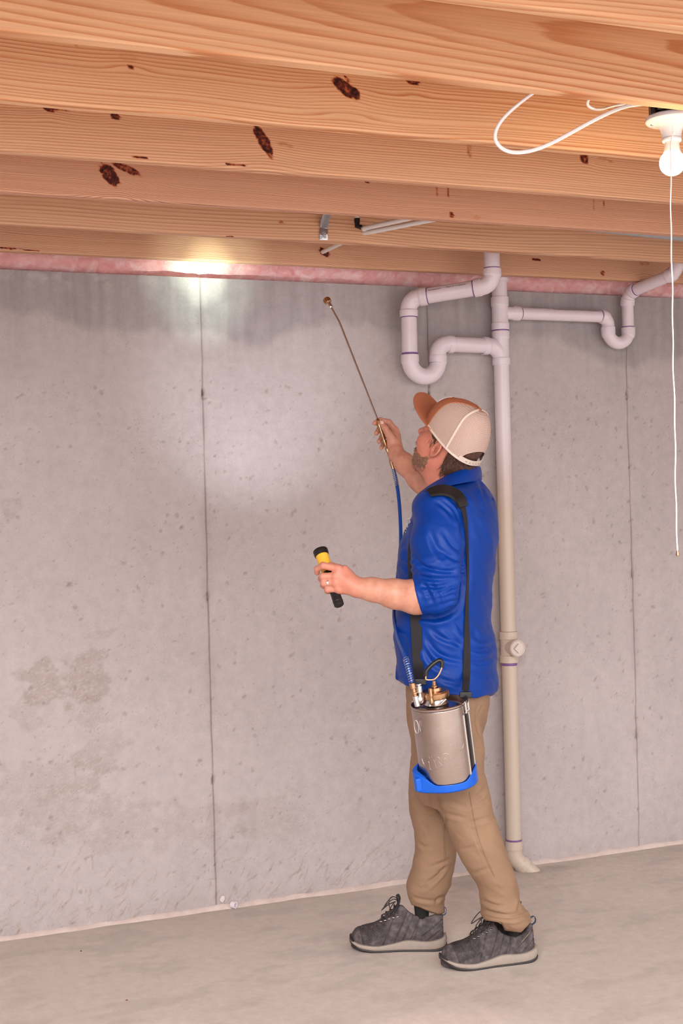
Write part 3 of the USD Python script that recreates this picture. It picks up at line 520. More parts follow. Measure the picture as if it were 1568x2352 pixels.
# ---- bits on the floor
c = on_z(537, 2087, 0)
a = np.linspace(0, 2*np.pi, 28, endpoint=False); dv = np.array([.55, -.75, .0]); dv /= np.linalg.norm(dv)
rg = lathe([(.0075, 0), (.0125, 0), (.0128, .001), (.0128, .017), (.0125, .018), (.0075, .018), (.0072, .017), (.0072, .001), (.0075, 0)], c+np.array([0, 0, .0135])-dv*.009, dv, 28)
o = obj('pipe_ring', rg, MT['pvc']); tag(o, 'small white plastic ring lying at the foot of the wall', 'ring')
rs = np.random.default_rng(3)
def pebble(px, py, r, m, lab):
    c = on_z(px, py, 0); s = trimesh.creation.icosphere(2, r); s.vertices *= np.array([1, .8, .6])*(1+.3*(meshkit.noise(s.vertices/r*1.4+px, 5)-.5))[:, None]; s.apply_translation(c+np.array([0, 0, r*.4])); o = obj('pebble', s, m, smooth=True); tag(o, lab, 'pebble')
pebble(186, 2185, .003, mat('dark_grit', lin(50, 45, 45), .8), 'tiny dark crumb on the slab near the left end of the wall')
pebble(291, 2299, .004, mat('red_grit', lin(120, 62, 54), .8), 'tiny reddish crumb on the open floor at lower left')
pebble(1137, 2270, .0035, mat('brown_grit', lin(80, 66, 58), .8), 'tiny brown crumb on the floor below the near shoe')
c = on_z(499, 2076, 0); c[1] = -.012
s = trimesh.creation.icosphere(3, .012); s.vertices *= np.array([.8, .55, 1.])*(1+.5*(meshkit.noise(s.vertices*120, 6)-.5))[:, None]; s.apply_translation((c[0], -.004, .035)); o = obj('mortar_crumb', s, mat('mortar_crumb', lin(214, 203, 198), .9), smooth=True); tag(o, 'pale mortar lump stuck on the wall seam just above the floor', 'crumb')
# ================================================================== IMPLICIT-SURFACE TOOLS (camera-aligned coordinates: x right, y up, z away)
def K(px, py, Z): return np.array([(px-784)/FPX*Z, -(py-1176)/FPX*Z, Z])
def W(p): p = np.asarray(p, float); return CAM+p[..., :1]*Rw+p[..., 1:2]*Uw+p[..., 2:3]*Fw
def dirW(v): v = np.asarray(v, float); return v[0]*Rw+v[1]*Uw+v[2]*Fw
def cone(p, a, b, ra, rb):
    a, b = np.asarray(a, float), np.asarray(b, float); ba = b-a; t = np.clip(((p-a)@ba)/(ba@ba), 0, 1)
    return np.linalg.norm(p-a-t[:, None]*ba, axis=1)-(ra+(rb-ra)*t)
def ell(p, c, r, A=None):
    q = p-np.asarray(c, float)
    if A is not None: q = q@np.asarray(A, float).T
    q = q/np.asarray(r, float); k0 = np.linalg.norm(q, axis=1); k1 = np.linalg.norm(q/np.asarray(r, float), axis=1)
    return k0*(k0-1)/np.maximum(k1, 1e-9)
def su(a, b, k): h = np.clip(.5+.5*(b-a)/k, 0, 1); return b*(1-h)+a*h-k*h*(1-h)
def ss(a, b, k): return -su(-a, b, k)            # a minus b
def chain(p, pts, k=.004):
    d = None
    for (a, ra), (b, rb) in zip(pts[:-1], pts[1:]):
        e = cone(p, a, b, ra, rb); d = e if d is None else su(d, e, k)
    return d
def surfnet(f, lo, hi, h, newton=2):
    lo = np.asarray(lo, float); n = np.ceil((np.asarray(hi)-lo)/h).astype(int)+1; c = 4; n = ((n-1)//c+1)*c+1
    ax = [lo[i]+h*np.arange(n[i]) for i in range(3)]
    cg = np.stack(np.meshgrid(*[a[::c] for a in ax], indexing='ij'), -1); cd = f(cg.reshape(-1, 3)).reshape(cg.shape[:3])
    m8 = [cd[i:cd.shape[0]-1+i, j:cd.shape[1]-1+j, k:cd.shape[2]-1+k] for i in (0, 1) for j in (0, 1) for k in (0, 1)]
    near = np.min(np.abs(m8), 0) < h*c*1.15
    val = np.full(n, 1., np.float32); sg = np.sign(cd)
    up = np.repeat(np.repeat(np.repeat(sg[:-1, :-1, :-1], c, 0), c, 1), c, 2); val[:-1, :-1, :-1] = up; val[-1] = val[:, -1] = val[:, :, -1] = 1
    idx = np.argwhere(near)*c; off = np.stack(np.meshgrid(*[np.arange(c)]*3, indexing='ij'), -1).reshape(-1, 3)
    for s in range(0, len(idx), 4000):
        g = (idx[s:s+4000, None]+off[None]).reshape(-1, 3); val[g[:, 0], g[:, 1], g[:, 2]] = f(lo+g*h)
    ins = val < 0
    cs = [ins[i:n[0]-1+i, j:n[1]-1+j, k:n[2]-1+k] for i in (0, 1) for j in (0, 1) for k in (0, 1)]
    cnt = np.sum(cs, 0, dtype=np.int8); cells = np.argwhere((cnt > 0) & (cnt < 8))
    vid = np.full(n-1, -1, np.int64); vid[cells[:, 0], cells[:, 1], cells[:, 2]] = np.arange(len(cells))
    acc = np.zeros((len(cells), 3)); w = np.zeros(len(cells))
    cor = np.array(list(np.ndindex(2, 2, 2)))
    for a in range(8):
        for ax_ in range(3):
            if cor[a][ax_]: continue
            b = cor[a].copy(); b[ax_] = 1; A = cells+cor[a]; B = cells+b
            va = val[A[:, 0], A[:, 1], A[:, 2]]; vb = val[B[:, 0], B[:, 1], B[:, 2]]; x = (va < 0) != (vb < 0)
            t = np.where(x, va/np.where(x, va-vb, 1), 0); acc += x[:, None]*(A+(B-A)*t[:, None]); w += x
    V = lo+h*acc/w[:, None]; Fq = []
    for ax_ in range(3):
        o1, o2 = [(1, 2), (2, 0), (0, 1)][ax_]
        sl0 = [slice(1, -1)]*3; sl0[ax_] = slice(0, n[ax_]-1); sl1 = [slice(1, -1)]*3; sl1[ax_] = slice(1, n[ax_])
        a, b = ins[tuple(sl0)], ins[tuple(sl1)]; e = np.argwhere(a != b); flip = a[e[:, 0], e[:, 1], e[:, 2]]
        base = e.copy(); base[:, o1] += 1; base[:, o2] += 1
        q = []
        for d1, d2 in ((-1, -1), (0, -1), (0, 0), (-1, 0)):
            g = base.copy(); g[:, o1] += d1; g[:, o2] += d2; q.append(vid[g[:, 0], g[:, 1], g[:, 2]])
        q = np.stack(q, 1); q = np.where(flip[:, None], q, q[:, ::-1]); Fq.append(q[(q >= 0).all(1)])
    Fq = np.vstack(Fq); e = h*.5
    for _ in range(newton):
        d = f(V); g = np.stack([f(V+np.eye(3)[i]*e)-f(V-np.eye(3)[i]*e) for i in range(3)], 1)/(2*e); V = V-np.clip(d, -h, h)[:, None]*g/np.maximum((g*g).sum(1), .25)[:, None]
    return V, np.vstack([Fq[:, [0, 1, 2]], Fq[:, [0, 2, 3]]])
def vnormals(V, F):
    n = np.zeros_like(V); fn = np.cross(V[F[:, 1]]-V[F[:, 0]], V[F[:, 2]]-V[F[:, 0]])
    for k in range(3): np.add.at(n, F[:, k], fn)
    return n/np.maximum(np.linalg.norm(n, axis=1, keepdims=True), 1e-12)
def pix(V): return np.stack([784+FPX*V[:, 0]/V[:, 2], 1176-FPX*V[:, 1]/V[:, 2]], 1)
def segdist(p, pts):
    """distance (px) of image points to a polyline and the running parameter 0..1"""
    pts = np.asarray(pts, float); best = np.full(len(p), 1e9); tt = np.zeros(len(p)); L = np.r_[0, np.cumsum(np.linalg.norm(np.diff(pts, axis=0), axis=1))]
    sd = np.zeros(len(p))
    for i in range(len(pts)-1):
        a, b = pts[i], pts[i+1]; ba = b-a; t = np.clip(((p-a)@ba)/(ba@ba), 0, 1); q = p-a-t[:, None]*ba; d = np.hypot(q[:, 0], q[:, 1]); m = d < best
        best = np.where(m, d, best); tt = np.where(m, (L[i]+t*(L[i+1]-L[i]))/L[-1], tt); sd = np.where(m, ba[0]*q[:, 1]-ba[1]*q[:, 0], sd)
    return best, tt, sd
def folds(V, F, lines, near=None):
    """presses creases into a cloth: lines of (points px, half width px, depth mm); the crease has a soft raised lip on one side"""
    N = vnormals(V, F); p = pix(V); front = (np.einsum('ij,ij->i', N, V) < 0)*1.
    if near is not None: front = front*near
    disp = np.zeros(len(V))
    for pts, w, dep in lines:
        P = np.asarray(pts, float); lo, hi = P.min(0)-4*w, P.max(0)+4*w; i = np.where(((p > lo) & (p < hi)).all(1) & (front > 0))[0]
        if not len(i): continue
        if len(P) > 2: P = spline(np.c_[P, P[:, :1]*0], 24)[:, :2]
        d, t, s = segdist(p[i], P); s = np.sign(s)*d; tp = np.sin(np.pi*np.clip(t, .02, .98))**.7
        disp[i] += front[i]*tp*dep*.001*(-np.exp(-(d/w)**2)+.75*np.exp(-((s-1.7*w)/(1.1*w))**2)+.35*np.exp(-((s+1.7*w)/(1.2*w))**2))
    return V+N*disp[:, None]
def loft(p, tab, yaw, pw=2.):
    """body of stacked ovals. tab rows: py, px left, px right, lateral half depth (m), Z of the centre"""
    tab = np.asarray(tab, float); Zc = tab[:, 4]; y = -(tab[:, 0]-1176)/FPX*Zc; xl = (tab[:, 1]-784)/FPX*Zc; xr = (tab[:, 2]-784)/FPX*Zc
    o = np.argsort(y); from_ = lambda col: np.interp(p[:, 1], y[o], col[o])
    from scipy.interpolate import PchipInterpolator as PI
    yy = np.clip(p[:, 1], y.min(), y.max()); g = lambda col: PI(y[o], col[o])(yy)
    cx_, Wd, s, zc = g((xl+xr)/2), g((xr-xl)/2), g(tab[:, 3]), g(Zc); c, sn = math.cos(yaw), math.sin(yaw)
    t = np.sqrt(np.maximum(Wd**2-(s*sn)**2, (.3*Wd)**2))/c
    dx, dz = p[:, 0]-cx_, p[:, 2]-zc; fwd = -dx*c+dz*sn; lat = -dx*sn-dz*c
    q = (np.abs(fwd/t)**pw+np.abs(lat/s)**pw)**(1/pw); d = (q-1)*np.minimum(t, s)
    return np.maximum(d, np.maximum(p[:, 1]-y.max(), y.min()-p[:, 1]))
def put(name, VF, m, parent, smooth=True, attrs=None, label=None): return obj(name, (W(VF[0]), VF[1]), m, parent, smooth, attrs, label)
def zsurf(V, px, py, r=5.):
    q = pix(V); d = np.hypot(q[:, 0]-px, q[:, 1]-py); m = d < r
    return V[m, 2].min() if m.any() else None
def ribbon(P, w, t, Nrm):
    """strap: centre line P, full width w (per point), thickness t, surface normals"""
    P = np.asarray(P, float); w = np.broadcast_to(np.asarray(w, float), (len(P),)); T = np.gradient(P, axis=0); T /= np.linalg.norm(T, axis=1, keepdims=True)
    Nn = np.broadcast_to(np.asarray(Nrm, float), P.shape); Nn = Nn-T*np.sum(Nn*T, 1, keepdims=True); Nn /= np.linalg.norm(Nn, axis=1, keepdims=True); B = np.cross(T, Nn)
    pr = np.array([(-.5, -.4), (-.47, .5), (.47, .5), (.5, -.4), (.3, -.5), (-.3, -.5)])
    V = (P[:, None]+pr[None, :, :1]*w[:, None, None]*B[:, None]+pr[None, :, 1:]*t*Nn[:, None]).reshape(-1, 3); n = 6
    i = np.arange(len(P)-1)[:, None]*n; j = np.arange(n)[None]; k = (j+1) % n; Q = np.stack([i+j, i+k, i+n+k, i+n+j], -1).reshape(-1, 4)
    e = (len(P)-1)*n; F = np.vstack([Q[:, [0, 1, 2]], Q[:, [0, 2, 3]], [[0, 2, 1], [0, 3, 2], [0, 5, 3], [5, 4, 3]], np.array([[0, 1, 2], [0, 2, 3], [0, 3, 5], [5, 3, 4]])+e])
    return V, F
# ================================================================== PERSON
ftr = on_z(1060, 2215, 0)
PS = thing('person', 'man in blue polo, tan trousers and trucker cap, raising a spray wand', 'person', tuple(ftr))
def cloth(name, col, rough, weave, sheen=.25, var=.05, metal=0.):
    N = {'t': ('texture_coordinate', {}), 'n': ('noise_texture', {'scale': 14., 'detail': 4.}), 'm': ('map_range', {'clamp': True, 'from_min': .3, 'from_max': .7, 'to_min': 1-var, 'to_max': 1+var}), 'c': ('mix_color', {'blend_type': 'multiply', 'fac': 1., 'a': col}),
         'w': ('noise_texture', {'scale': weave, 'detail': 2.}), 'b': ('bump', {'strength': .25, 'distance': .0008}), 'p': ('principled_bsdf', {'roughness': rough, 'specular_ior_level': .25, 'sheen_weight': sheen, 'sheen_roughness': .4, 'sheen_tint': tuple(np.clip(np.array(col)*1.5+.05, 0, 1))})}
    return usdkit.material(stage, '/World/Looks/'+name, N, [('t.object', 'n.vector'), ('n.fac', 'm.value'), ('m.result', 'c.b'), ('c.result', 'p.base_color'), ('t.object', 'w.vector'), ('w.fac', 'b.height'), ('b.normal', 'p.normal')], surface='p.BSDF')
MT['shirt'] = cloth('blue_polo_knit', lin(0, 55, 142), .45, 900., .0)
MT['trouser'] = cloth('tan_canvas', lin(148, 119, 95), .8, 700., .15, .07)
MT['strap'] = cloth('black_webbing', lin(38, 35, 38), .7, 900., .1)
MT['pad'] = mat('black_pad', lin(22, 21, 23), .5)
MT['skin'] = usdkit.material(stage, '/World/Looks/skin', {
    't': ('texture_coordinate', {}), 'a': ('attribute', {'attribute': 'flush'}), 'n': ('noise_texture', {'scale': 45., 'detail': 5.}), 'r': ('rgb_ramp', {'ramp': [(.3, lin(194, 133, 110)), (.7, lin(210, 153, 129))]}), 'c': ('mix_color', {'blend_type': 'mix', 'b': lin(206, 120, 102)}),
    'n2': ('noise_texture', {'scale': 420., 'detail': 3.}), 'b': ('bump', {'strength': .2, 'distance': .001}), 'p': ('principled_bsdf', {'roughness': .48, 'specular_ior_level': .4, 'subsurface_weight': 0.})},
    [('t.object', 'n.vector'), ('n.fac', 'r.fac'), ('r.color', 'c.a'), ('a.fac', 'c.fac'), ('c.result', 'p.base_color'), ('t.object', 'n2.vector'), ('n2.fac', 'b.height'), ('b.normal', 'p.normal')], surface='p.BSDF')
# ---- head frame
PHI, TAU = math.radians(40), math.radians(35)
HF = np.array([-math.cos(PHI)*math.cos(TAU), math.sin(TAU), math.sin(PHI)*math.cos(TAU)]); HL = np.array([-math.sin(PHI), 0, -math.cos(PHI)]); HU = np.cross(HF, HL); HU = HU if HU[1] > 0 else -HU
HC = K(1029, 1029, 4.21); HA_ = np.stack([HF, HU, HL])
def hl(f, u, l): return HC+f*HF+u*HU+l*HL
def head_sdf(p):
    q = (p-HC)@HA_.T; al = q.copy(); al[:, 2] = np.abs(al[:, 2])
    d = ell(q, (-.012, .048, 0), (.091, .094, .073))
    d = su(d, ell(q, (.035, -.03, 0), (.062, .085, .060)), .03)
    d = su(d, ell(al, (.012, -.058, .040), (.045, .03, .022)), .025)
    d = su(d, ell(q, (.064, -.098, 0), (.022, .022, .026)), .022)
    d = su(d, ell(al, (.062, -.018, .036), (.03, .026, .024)), .022)
    d = su(d, ell(al, (.082, .036, .026), (.018, .011, .026)), .014)
    d = ss(d, ell(al, (.101, .016, .031), (.020, .012, .017)), .010)
    d = su(d, ell(al, (.078, .016, .031), (.0125, .0125, .0125)), .002)
    d = su(d, ell(al, (.0835, .0215, .031), (.010, .005, .014)), .003)
    d = su(d, cone(q, (.088, .028, 0), (.119, -.014, 0), .008, .0115), .012)
    d = su(d, ell(al, (.103, -.018, .012), (.011, .008, .008)), .006)
    d = su(d, ell(q, (.092, -.052, 0), (.013, .007, .024)), .006); d = su(d, ell(q, (.092, -.066, 0), (.012, .007, .021)), .006)
    d = ss(d, ell(q, (.108, -.0592, 0), (.012, .0018, .026)), .003)
    # ears
    e = np.stack([al[:, 0]+.012, al[:, 1]+.002, al[:, 2]-.076], 1); ca, sa = math.cos(.22), math.sin(.22)
    x = e[:, 0]*ca+e[:, 1]*sa; y = -e[:, 0]*sa+e[:, 1]*ca; z = e[:, 2]-(-x)*.42
    rr = np.hypot(x/.0175, (y-.003)/.027); rim = np.hypot((rr-.86)*.0205, z-.004)-.0042
    plate = np.maximum(np.abs(z)-.0035, (rr-.9)*.019); ear = su(rim, plate, .005); ear = ss(ear, ell(np.stack([x-.005, y+.004, z-.006], 1), (0, 0, 0), (.0085, .013, .0085)), .004)
    anti = np.hypot((np.hypot((x+.001)/.010, (y+.002)/.017)-.95)*.013, z-.003)-.0028; ear = su(ear, np.where(x < .004, anti, 1.), .003)
    ear = su(ear, ell(np.stack([x-.004, y+.024, z-.001], 1), (0, 0, 0), (.0095, .0105, .0048)), .005); ear = su(ear, ell(np.stack([x-.0155, y+.004, z+.001], 1), (0, 0, 0), (.004, .006, .0045)), .004)
    d = su(d, ear, .005)
    return d
NB = K(1044, 1122, 4.23)
def body_sdf(p):
    d = np.linalg.norm(p-HC, axis=1)-.12; m = d < .10
    if m.any(): d[m] = head_sdf(p[m])
    d = su(d, cone(p, hl(-.022, -.035, 0), NB, .060, .064), .022)
    d = su(d, cone(p, hl(-.045, .0, 0), K(1050, 1130, 4.24), .05, .045), .03)
    adam = cone(p, hl(.03, -.085, 0), K(1003, 1122, 4.20), .03, .03); d = su(d, adam, .03)
    # hidden trunk keeps the figure in one piece
    for a, b, ra, rb in [((1052, 1185, 4.22), (1030, 1450, 4.2), .115, .115), ((1030, 1450, 4.2), (1030, 1640, 4.2), .115, .11), ((1020, 1195, 4.10), (1085, 1185, 4.33), .06, .06), ((1044, 1128, 4.22), (1050, 1190, 4.22), .045, .1)]:
        d = su(d, cone(p, K(*a), K(*b), ra, rb), .03)
    # near (left) arm
    A = [(K(1006, 1178, 4.05), .048), (K(1004, 1300, 4.0), .044), (K(1006, 1366, 3.975), .044)]
    d = su(d, chain(p, A, .02), .03)
    fo = [(K(1004, 1370, 3.975), .0455), (K(955, 1371, 3.985), .0500), (K(905, 1364, 3.995), .0425), (K(855, 1354, 4.0), .0335), (K(822, 1350, 4.0), .0295)]
    arm = chain(p, fo, .02); d = su(d, arm, .015)
    # far (right) arm
    d = su(d, chain(p, [(K(1085, 1175, 4.36), .05), (K(1000, 1136, 4.42), .043)], .02), .03)
    d = su(d, chain(p, [(K(1000, 1136, 4.42), .042), (K(965, 1100, 4.45), .0405), (K(930, 1066, 4.49), .0335), (K(911, 1043, 4.52), .0275)], .02), .012)
    m = np.minimum(np.linalg.norm(p-K(775, 1330, ZL), axis=1), np.linalg.norm(p-K(895, 1010, ZR), axis=1)) < .10
    if m.any(): d[m] = np.minimum(d[m], hands(p[m], d[m]))
    return d
ZL = 4.0; ZR = 4.545
def hands(p, d0):
    d = d0
    # ---- left hand, back towards us, closed round the torch
    k = lambda x, y, z: K(x, y, ZL+z)
    pl = cone(p, k(820, 1350, 0), k(798, 1338, -.004), .0275, .0245); pl = su(pl, cone(p, k(805, 1342, -.002), k(778, 1314, -.006), .0215, .0165), .012)
    for a, b, ra, rb in [((800, 1340, -.003), (771, 1325, -.008), .021, .0150), ((803, 1346, -.002), (772, 1341, -.007), .020, .0145), ((806, 1352, -.001), (779, 1355, -.004), .0185, .0130), ((812, 1337, .004), (790, 1310, .004), .020, .0165)]:
        pl = su(pl, cone(p, k(*a), k(*b), ra, rb), .010)
    d = su(d, pl, .012)
    F = [[(776, 1306, -.007, .0120), (742, 1299, -.008, .0106), (728, 1307, .008, .0090), (728, 1316, .018, .0078)],
         [(770, 1323, -.009, .0120), (741, 1324, -.006, .0106), (737, 1329, .016, .0092), (746, 1332, .034, .0078)],
         [(770, 1338, -.008, .0116), (743, 1339, -.004, .0104), (742, 1345, .017, .0088), (752, 1347, .034, .0076)],
         [(777, 1353, -.005, .0106), (752, 1354, -.001, .0096), (751, 1358, .017, .0080), (760, 1359, .032, .0070)]]
    for f in F:
        c = chain(p, [(k(x, y, z), r) for x, y, z, r in f], .004)
        kn = np.linalg.norm(p-k(*f[0][:3])-np.array([0, 0, -.003]), axis=1)-.0115; c = su(c, kn, .006)
        d = su(d, c, .0048)
    th = chain(p, [(k(800, 1322, .008), .017), (k(778, 1306, .024), .0128), (k(760, 1299, .040), .0108), (k(748, 1303, .045), .0095)], .004); d = su(d, th, .006)
    # ---- right hand round the valve of the wand, thumb on top
    k = lambda x, y, z: K(x, y, ZR+z)
    pr = cone(p, k(910, 1043, -.02), k(906, 1022, -.008), .0265, .0235)
    for a, b, ra, rb in [((906, 1022, -.005), (907, 990, .018), .0225, .0150), ((907, 1022, .0), (911, 1000, .030), .0215, .0145), ((905, 1025, .004), (908, 1012, .038), .020, .0135), ((903, 1028, .004), (901, 1022, .040), .018, .012), ((907, 1028, -.012), (898, 1008, -.012), .0215, .0155)]:
        pr = su(pr, cone(p, k(*a), k(*b), ra, rb), .010)
    d = su(d, pr, .012)
    F = [[(905, 986, .016, .0118), (893, 970, .026, .0104), (873, 965, .022, .0092), (860, 972, .004, .0080)],
         [(909, 997, .030, .0118), (891, 985, .044, .0106), (871, 985, .034, .0092), (864, 995, .010, .0080)],
         [(908, 1008, .038, .0112), (893, 1000, .048, .0102), (877, 1003, .036, .0088), (870, 1014, .012, .0078)],
         [(902, 1020, .038, .0102), (893, 1015, .046, .0092), (880, 1020, .032, .0080), (875, 1029, .010, .0070)]]
    for f in F: d = su(d, chain(p, [(k(x, y, z), r) for x, y, z, r in f], .004), .0048)
    th = chain(p, [(k(904, 1016, -.016), .0165), (k(893, 998, -.024), .0128), (k(884, 983, -.027), .0108), (k(877, 973, -.024), .0085)], .004); d = su(d, th, .006)
    return d
BV, BF = surfnet(body_sdf, (-.10, -.66, 3.9), (.50, .40, 4.66), .0027, 1)
fl_ = np.zeros(len(BV)); q = (BV-HC)@HA_.T
fl_ = np.maximum(fl_, (1-sm(.05, .22, np.linalg.norm(BV-hl(.02, -.05, .03), axis=1)))*.65)
fl_ = np.maximum(fl_, (1-sm(.04, .11, np.linalg.norm(BV-K(775, 1330, 4.0), axis=1)))*.45)
fl_ *= .7+.6*meshkit.fbm(BV*30, 3, 201)
body = put('body', (BV, BF), MT['skin'], PS, True, {'flush': fl_})
# nails
nl = mat('finger_nail', lin(228, 178, 162), .3)
def nail(c, d, n, s=.0055):
    d = np.asarray(d, float); d /= np.linalg.norm(d); n = np.asarray(n, float); n -= d*(n@d); n /= np.linalg.norm(n); b = np.cross(d, n)
    m = trimesh.creation.icosphere(2, 1.); v = m.vertices*np.array([s*1.25, s, .0016]); m.vertices = c+v[:, :1]*d+v[:, 1:2]*b+v[:, 2:]*n; put('finger_nail', (m.vertices, m.faces), nl, PS, True)
t0, t1 = K(884, 983, ZR-.027), K(877, 973, ZR-.024); nail(t1+(t1-t0)*.12+np.array([.001, .002, -.0078]), t1-t0, (-.05, .15, -1), .0058)
rgm = lathe([(.0108, -.0026), (.0122, -.0024), (.0122, .0024), (.0108, .0026)], (0, 0, 0), (0, 0, 1), 32)
ra, rb_ = K(770, 1338, ZL-.008), K(743, 1339, ZL-.004); rv = ra+(rb_-ra)*.62; rm = lathe([(.0104, -.0024), (.0119, -.0022), (.0119, .0022), (.0104, .0024)], rv, rb_-ra, 32)
put('wedding_ring', (rm.vertices, rm.faces), MT['steel'], PS, 40)
# eyes
for s in (-1, 1):
    e = trimesh.creation.icosphere(3, .0110); e.apply_translation(hl(.0795, .0155, .031*s)); put('eye', (e.vertices, e.faces), mat(f'eye_white_{s+1}', lin(232, 228, 224), .15), PS, True)
# ---- hair and beard
def hairmat(name, a, b):
    return usdkit.material(stage, '/World/Looks/'+name, {'t': ('texture_coordinate', {}), 'n': ('noise_texture', {'scale': 240., 'detail': 4., 'distortion': .6}), 'r': ('rgb_ramp', {'ramp': [(.3, a), (.7, b)]}), 'b': ('bump', {'strength': .8, 'distance': .002}), 'p': ('principled_bsdf', {'roughness': .5, 'specular_ior_level': .3})},
        [('t.object', 'n.vector'), ('n.fac', 'r.fac'), ('r.color', 'p.base_color'), ('n.fac', 'b.height'), ('b.normal', 'p.normal')], surface='p.BSDF')
MT['hair'] = hairmat('brown_hair', lin(58, 38, 32), lin(104, 72, 58)); MT['beard'] = hairmat('light_brown_beard', lin(98, 66, 50), lin(168, 128, 102))
def strands(name, pts, nrm, flow, L, w, m, seed, parent):
    r = np.random.default_rng(seed); n = len(pts); k = 4; P = np.zeros((n, k, 3)); fl = flow+r.normal(0, .22, (n, 3)); fl /= np.linalg.norm(fl, axis=1, keepdims=True); Ls = L*r.uniform(.6, 1.15, n)
    for i in range(k):
        t = i/(k-1); P[:, i] = pts+nrm*(Ls*(.20*math.sin(t*2.2)))[:, None]+fl*(Ls*t)[:, None]
    Vs, Fs = [], []
    wd = np.cross(fl, nrm); wd /= np.maximum(np.linalg.norm(wd, axis=1, keepdims=True), 1e-9); off = 0
    ww = np.array([1, .9, .7, .15])*w
    V = np.stack([P+wd[:, None]*ww[None, :, None], P-wd[:, None]*ww[None, :, None], P+nrm[:, None]*ww[None, :, None]*1.2], 2).reshape(-1, 3)   # triangular tapered strands
    b = (np.arange(n)*k*3)[:, None, None]+(np.arange(k-1)*3)[None, :, None]; f = []
    for a, c in ((0, 1), (1, 2), (2, 0)): f += [np.stack([b+a, b+c, b+3+c], -1), np.stack([b+a, b+3+c, b+3+a], -1)]
    F = np.concatenate([x.reshape(-1, 3) for x in f]); return put(name, (V, F), m, parent, False)
def head_hair(p):
    q = (p-HC)@HA_.T; al = q.copy(); al[:, 2] = np.abs(al[:, 2])
    n = meshkit.fbm(q*np.array([90, 26, 90]), 3, 211)-.5
    d = ell(q, (-.013, .046, 0), (.0955, .097, .077))-.004*n
    d = su(d, ell(q, (-.062, -.028, 0), (.045, .052, .062))-.008*n, .02)
    lim = np.maximum(.0+q[:, 0]*1.-(-.047)-.25*np.maximum(0, -q[:, 1]-.01), -(q[:, 1]+.062+.10*(q[:, 0]+.06)))        # behind the ears, above the nape
    side = np.maximum(np.maximum(np.abs(al[:, 0]-.026)-.016-.25*np.maximum(al[:, 1]-.02, 0), -(al[:, 1]-.002)), .02-al[:, 2])
    top = .05-q[:, 1]
    return np.maximum(d, np.minimum(np.minimum(lim, side), top))
HV, HFc = surfnet(head_hair, HC-.19, HC+.19, .0032, 1); hair = put('hair', (HV, HFc), MT['hair'], PS, 40)
N_ = vnormals(HV, HFc); qq = (HV-HC)@HA_.T; r_ = np.random.default_rng(5); w_ = np.where((qq[:, 1] < .012) & ((qq[:, 0] < -.035) | (np.abs(qq[:, 2]) > .06)))[0]; i_ = r_.choice(w_, 1500)
strands('hair_strand', HV[i_], N_[i_], -HU*1.+HF*-.25, .020, .0005, MT['hair'], 6, hair)
def beard_sdf(p):
    q = (p-HC)@HA_.T; al = q.copy(); al[:, 2] = np.abs(al[:, 2]); n = meshkit.fbm(q*70, 3, 221)-.5
    d = head_sdf(p)-.0025-.006*n
    # region: chin, jaw and moustache
    jaw = np.maximum(al[:, 1]+.058-.55*np.maximum(0, .035-al[:, 0])-.012*n, -(al[:, 0]-.002-.014*n))
    mus = ell(al, (.098, -.040, .012), (.022, .009, .030)); reg = np.minimum(jaw, mus); reg = np.maximum(reg, -(al[:, 1]+.128))
    lips = ell(q, (.10, -.060, 0), (.02, .011, .021))
    return np.maximum(np.maximum(d, reg), -lips)
bc = hl(.05, -.07, 0); DV, DF = surfnet(beard_sdf, bc-.12, bc+.12, .003, 1); beard = put('beard', (DV, DF), MT['beard'], PS, 40)
N_ = vnormals(DV, DF); i_ = r_.choice(len(DV), 2600); strands('beard_strand', DV[i_], N_[i_], -HU*.9+HF*.1, .007, .0004, MT['beard'], 8, beard)

# ---- shirt
TORSO = [(1098, 1030, 1100, .06, 4.24), (1112, 1006, 1110, .10, 4.23), (1130, 984, 1127, .145, 4.22), (1160, 962, 1139, .178, 4.21), (1200, 943, 1145, .19, 4.2), (1250, 922, 1144, .195, 4.2), (1300, 915, 1136, .19, 4.2), (1350, 912, 1131, .185, 4.2), (1400, 909, 1127, .185, 4.2), (1430, 907, 1126, .185, 4.2), (1470, 906, 1137, .19, 4.2), (1510, 912, 1141, .195, 4.2), (1560, 918, 1142, .2, 4.2), (1606, 926, 1138, .2, 4.2), (1640, 932, 1130, .19, 4.2)]
YT = math.radians(20)
cuff_a, cuff_b = K(1004, 1368, 3.975), K(900, 1363, 3.995); cuff_d = (cuff_b-cuff_a)/np.linalg.norm(cuff_b-cuff_a)
cuff_c = K(964, 1380, 3.985); cuff_n = cuff_d*math.cos(.30)+np.cross([0, 0, 1], cuff_d)*(math.sin(.30)); cuff_n /= np.linalg.norm(cuff_n)
if cuff_n @ cuff_d < 0: cuff_n = -cuff_n
hemP = [K(912, 1559, 4.2), K(940, 1582, 4.05), K(1085, 1606, 4.05), K(1139, 1580, 4.2)]
